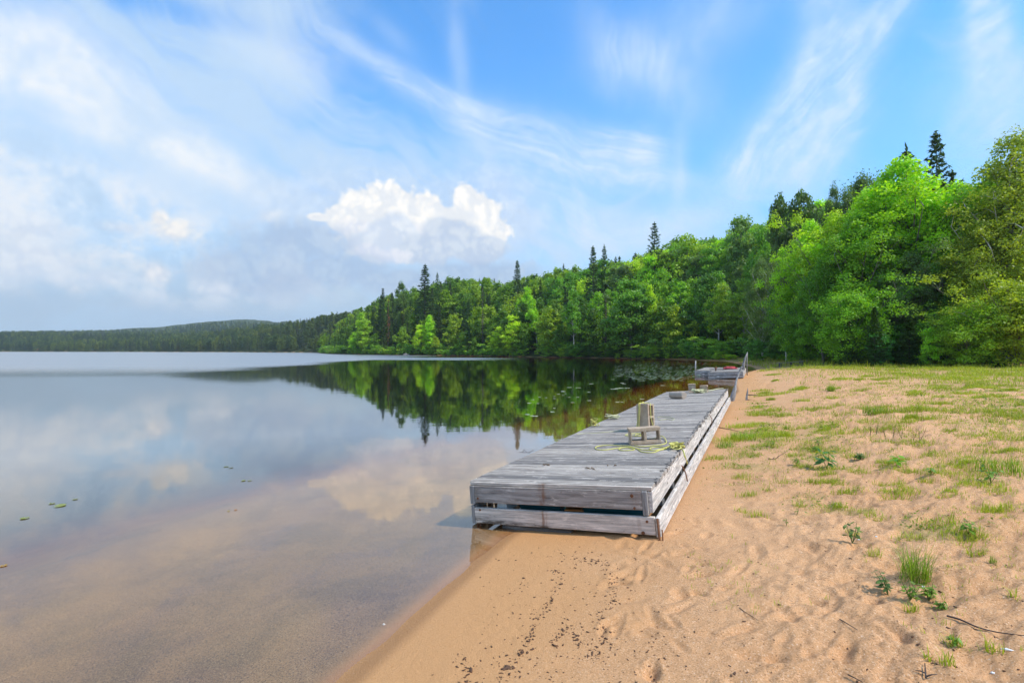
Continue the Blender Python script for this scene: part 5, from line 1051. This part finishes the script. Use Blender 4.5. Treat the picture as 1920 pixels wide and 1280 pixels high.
seedling(1858, 905, .16, 7, .08, 'pale green leafy weed near the right edge, above the long bare patch', (.13, .24, .04), bushy=4); seedling(1816, 1010, .10, 7, .07, 'bright leafy weed on open sand right of the weedy strip', (.15, .27, .03), bushy=4); seedling(1790, 1207, .035, 7, .04, 'tiny flat green weed low on the right sand', (.12, .24, .03), bushy=3); seedling(1745, 892, .06, 7, .07, 'broad flat weed right of the bright broad-leaved seedling', (.12, .24, .03), bushy=3)
seedling(1475, 985, .07, 6, .03, 'tiny two-stemmed sprout on the trodden sand', (.12, .2, .03), bushy=2); seedling(1494, 965, .07, 6, .03, 'tiny sprout right of the two-stemmed one', (.10, .17, .03), bushy=2)
# reddish-brown sorrel spikes
rs_ = np.random.RandomState(4)
for i, (px, py) in enumerate([(1631, 818), (1643, 815), (1660, 822), (1674, 824), (1690, 826), (1712, 830), (1724, 828)]):
    seedling(px, py, .20, 12, .03, ['leftmost rusty brown dock weed spike in the weeds', 'second rusty weed spike from the left', 'third rusty weed spike, leaning a little', 'fourth rusty weed spike, near the middle of its row', 'fifth rusty weed spike in the row', 'second rusty weed spike from the right', 'rightmost rusty weed spike of the row'][i], (.16, .05, .03), 'dry_weed', bushy=2)
# ------------------------------------------------------------------ lily pads
PAD = leaf_mat('lily_pad', .1, .3, (1.1, 1.05, 1.), .6)
def pad_mesh(nm='lily_pad'):
    n = 14; V_ = [(0, 0, 0)] + [(math.cos(.35+i*(6.283-.7)/(n-1)), math.sin(.35+i*(6.283-.7)/(n-1)), 0) for i in range(n)]; me = bpy.data.meshes.new(nm); me.from_pydata(V_, [], [(0, i, i+1) for i in range(1, n)]); me.materials.append(PAD)
    a = me.attributes.new('rnd', 'FLOAT', 'FACE'); a.data.foreach_set('value', np.full(n-1, .5, np.float32)); me.update(); return me
PM = pad_mesh(); rl = random.Random(12)
def pad(px, py, r, label, col=(.30, .34, .18), group='lily pads scattered on the calm water', cat='lily pad', name='lily_pad'):
    x, y = at_z(px, py, 0); o = link(name, PM, loc=(x, y, .004+rl.random()*.004)); o.scale = (r, r, 1); o.rotation_euler = (rl.uniform(-.03, .03), rl.uniform(-.03, .03), rl.uniform(0, 6.28)); o.color = (*col, 1); tag(o, label, cat, group)
def zr5(x, y): return 960 + x/4, 640 + y/4
for i, (x, y) in enumerate([(595, 318), (755, 285), (430, 345), (497, 347), (385, 375), (350, 395), (400, 392), (385, 403), (492, 418), (255, 422), (320, 428), (205, 418), (317, 412), (428, 418), (158, 437), (580, 443), (455, 458), (130, 463), (195, 465), (318, 500), (303, 528), (115, 548), (150, 558), (175, 560), (792, 352), (758, 357), (780, 357), (820, 350), (865, 350), (577, 380), (790, 455), (825, 455), (970, 432), (980, 433), (840, 318), (825, 312), (940, 183), (1000, 183), (1085, 187), (1130, 330)]):
    px, py = zr5(x, y); side = 'left of' if px < 1040 else 'right of' if px > 1100 else 'around'
    pad(px, py, rl.uniform(.05, .09)*max(1, 14/ (1632/(py-HY)) *.5)*.9 + (.05 if py < 735 else 0), f"small pale lily pad floating alone {'near the bank below the rounded tree' if py < 692 else 'just short of the lily patch' if py < 722 and px > 1100 else 'over the dark forest reflection' if py < 750 else 'nearest the dock over the reflection'}", (.45, .50, .36))
for i, (px, py, r, lab, col) in enumerate([(424, 875, .045, 'curled floating leaf, the farther of two in the open water at left', (.25, .30, .10)), (433, 877, .04, 'small floating leaf touching the curled one', (.2, .22, .1)), (456, 901, .04, 'yellow-green leaf floating nearer than the curled one', (.34, .40, .08)), (468, 901, .035, 'pale thin leaf beside the yellow-green one', (.3, .36, .1)), (442, 955.5, .024, 'orange floating leaf in the left water', (.60, .30, .12)), (429, 958, .02, 'yellow leaf just left of the orange one', (.5, .45, .08)), (112, 948, .075, 'long yellow-green leaf floating far left', (.42, .48, .08)), (97, 944, .04, 'small leaf behind the long far-left one', (.35, .4, .1)), (140, 936, .04, 'pale leaf right of the long far-left one', (.35, .38, .15)), (46, 971.5, .05, 'yellow-green leaf leftmost in mid water', (.40, .46, .08)), (7, 1060.5, .03, 'orange-yellow leaf at the left edge of the water', (.62, .38, .06))]):
    pad(px, py, r*.75, lab, tuple(v*.6 for v in col), None, 'floating leaf', 'floating_leaf')
def lily_patch():
    rs = np.random.RandomState(3); P_ = []; n = 2600
    px = rs.uniform(1150, 1345, 4300); py = rs.uniform(678, 720, 4300); px = px[:2000]; py = py[:2000]; f = fbm(px/16, py/2.6, 3, 6); inside = ((px-1235)/90)**2 + ((py-697)/16)**2 < 1 + f
    inside |= ((px > 1215) & (px < 1330) & (py < 688) & (f > -.1)); px, py = px[inside & (f > -.25)], py[inside & (f > -.25)]; Y = F*CH/(py-HY); X = (px-CX)/F*Y; ok = shore_dist(X, Y) < -.8
    # the floats' own footprints stay clear
    for M_, W_, L_ in ((M2, 1.5, 8.2), (M3, 1.5, 7.6)):
        inv = M_.inverted(); lx = np.array([(inv @ Vector((x, y, 0)))[:2] for x, y in zip(X, Y)]); ok &= ~((lx[:,0] > -.2) & (lx[:,0] < W_+.2) & (lx[:,1] > -.2) & (lx[:,1] < L_))
    X, Y = X[ok], Y[ok]; m = len(X); k = 8; a = np.arange(k)*6.283/k; r = rs.uniform(.06, .13, m); up = np.where(rs.rand(m) < .12, .06, 0)
    v = np.stack([X[:, None] + r[:, None]*np.cos(a), Y[:, None] + r[:, None]*np.sin(a), (.005 + rs.rand(m)*.01)[:, None] + up[:, None]*np.cos(a)[None]*.8 + up[:, None]], -1).reshape(-1, 3)
    me = mesh_np('lily_pads', v, np.arange(m*k).reshape(-1, k), mat=PAD); at = me.attributes.new('rnd', 'FLOAT', 'FACE'); at.data.foreach_set('value', (rs.rand(m)*.96).astype(np.float32)); o = link('lily_patch', me); o.color = (.13, .17, .07, 1); tag(o, 'dense raft of lily pads in the shallow cove', kind='stuff'); print('PADS', m)
lily_patch()
# ------------------------------------------------------------------ litter of bark and leaf crumbs washed up on the sand
def litter():
    rs = np.random.RandomState(6); C_ = []; S_ = []
    lines = [[(1030, 1065), (1060, 1080), (1045, 1100), (1030, 1130), (1000, 1175), (990, 1210), (960, 1245), (920, 1290)], [(1140, 1065), (1145, 1090), (1155, 1120), (1125, 1150), (1130, 1190), (1115, 1230)], [(1060, 1040), (1090, 1050), (1140, 1058)], [(1070, 1175), (1040, 1200), (1035, 1215)], [(985, 1085), (980, 1100)], [(1075, 1190), (1100, 1215), (1125, 1235)], [(860, 1225), (880, 1250), (870, 1280)]]
    for li in lines:
        for (a, b) in zip(li[:-1], li[1:]):
            L = math.hypot(b[0]-a[0], b[1]-a[1]); n = int(L*.9)
            for k in range(n):
                t = rs.rand(); g = 1 if rs.rand() < .75 else 3.5; C_.append((a[0]+(b[0]-a[0])*t + rs.normal(0, 5)*g, a[1]+(b[1]-a[1])*t + rs.normal(0, 4)*g)); S_.append((.0012+.004*rs.rand()**2)*(1.8 if rs.rand() < .1 else 1))
    for k in range(260): C_.append((rs.uniform(900, 1250), rs.uniform(1020, 1280))); S_.append(rs.uniform(.0015, .004))
    for k in range(420): C_.append((rs.uniform(1250, 1920), 780 + 500*rs.rand()**.8)); S_.append(.0012 + .004*rs.rand()**3)
    C_ = np.array(C_); S_ = np.array(S_); z = np.full(len(C_), .2)
    for _ in range(8):
        Y = F*(CH-z)/(C_[:,1]-HY); X = (C_[:,0]-CX)/F*Y; z, d, ed = ground_z(X, Y); z = z + sand_relief(X, Y, d)
    ok = d > .15; X, Y, z, S_ = X[ok], Y[ok], z[ok], S_[ok]*np.clip(Y[ok]/4.5, 1, 2.2); n = len(X); base = np.array([(-1,-1,-1),(1,-1,-1),(1,1,-1),(-1,1,-1),(-1,-1,1),(1,-1,1),(1,1,1),(-1,1,1)], float)*[1.7, .8, .45]
    a = rs.rand(n)*6.28; c, s = np.cos(a), np.sin(a); v = base[None]*S_[:, None, None]*rs.uniform(.35, 1.5, (n, 8, 1)); vx = v[...,0]*c[:, None]-v[...,1]*s[:, None]; vy = v[...,0]*s[:, None]+v[...,1]*c[:, None]
    v = np.stack([vx + X[:, None], vy + Y[:, None], v[...,2] + z[:, None] + S_[:, None]*.3], -1).reshape(-1, 3); f = np.array([(0,3,2,1),(4,5,6,7),(0,1,5,4),(1,2,6,5),(2,3,7,6),(3,0,4,7)]); F_ = (f[None] + (np.arange(n)*8)[:, None, None]).reshape(-1, 4)
    o = link('beach_litter', mesh_np('beach_litter', v, F_, mat=plain('bark_crumbs', (.12, .062, .035), .9, var=.5, scale=60))); tag(o, 'dark bark crumbs and leaf litter washed up on the sand', kind='stuff')
litter()
# ------------------------------------------------------------------ air
def haze():
    mb = MB(); mb.box(-2600, 2600, -300, 4300, -22, 260); m = bpy.data.materials.new('haze'); m.use_nodes = True; nt = m.node_tree; nt.nodes.clear()
    out = node(nt, 'ShaderNodeOutputMaterial'); pv = node(nt, 'ShaderNodeVolumePrincipled'); pv.inputs['Color'].default_value = (.80, .88, .97, 1); pv.inputs['Density'].default_value = .00016; pv.inputs['Anisotropy'].default_value = .2
    nt.links.new(pv.outputs[0], out.inputs['Volume']); q = mb.build('haze', m); tag(q, kind='stuff')
haze()
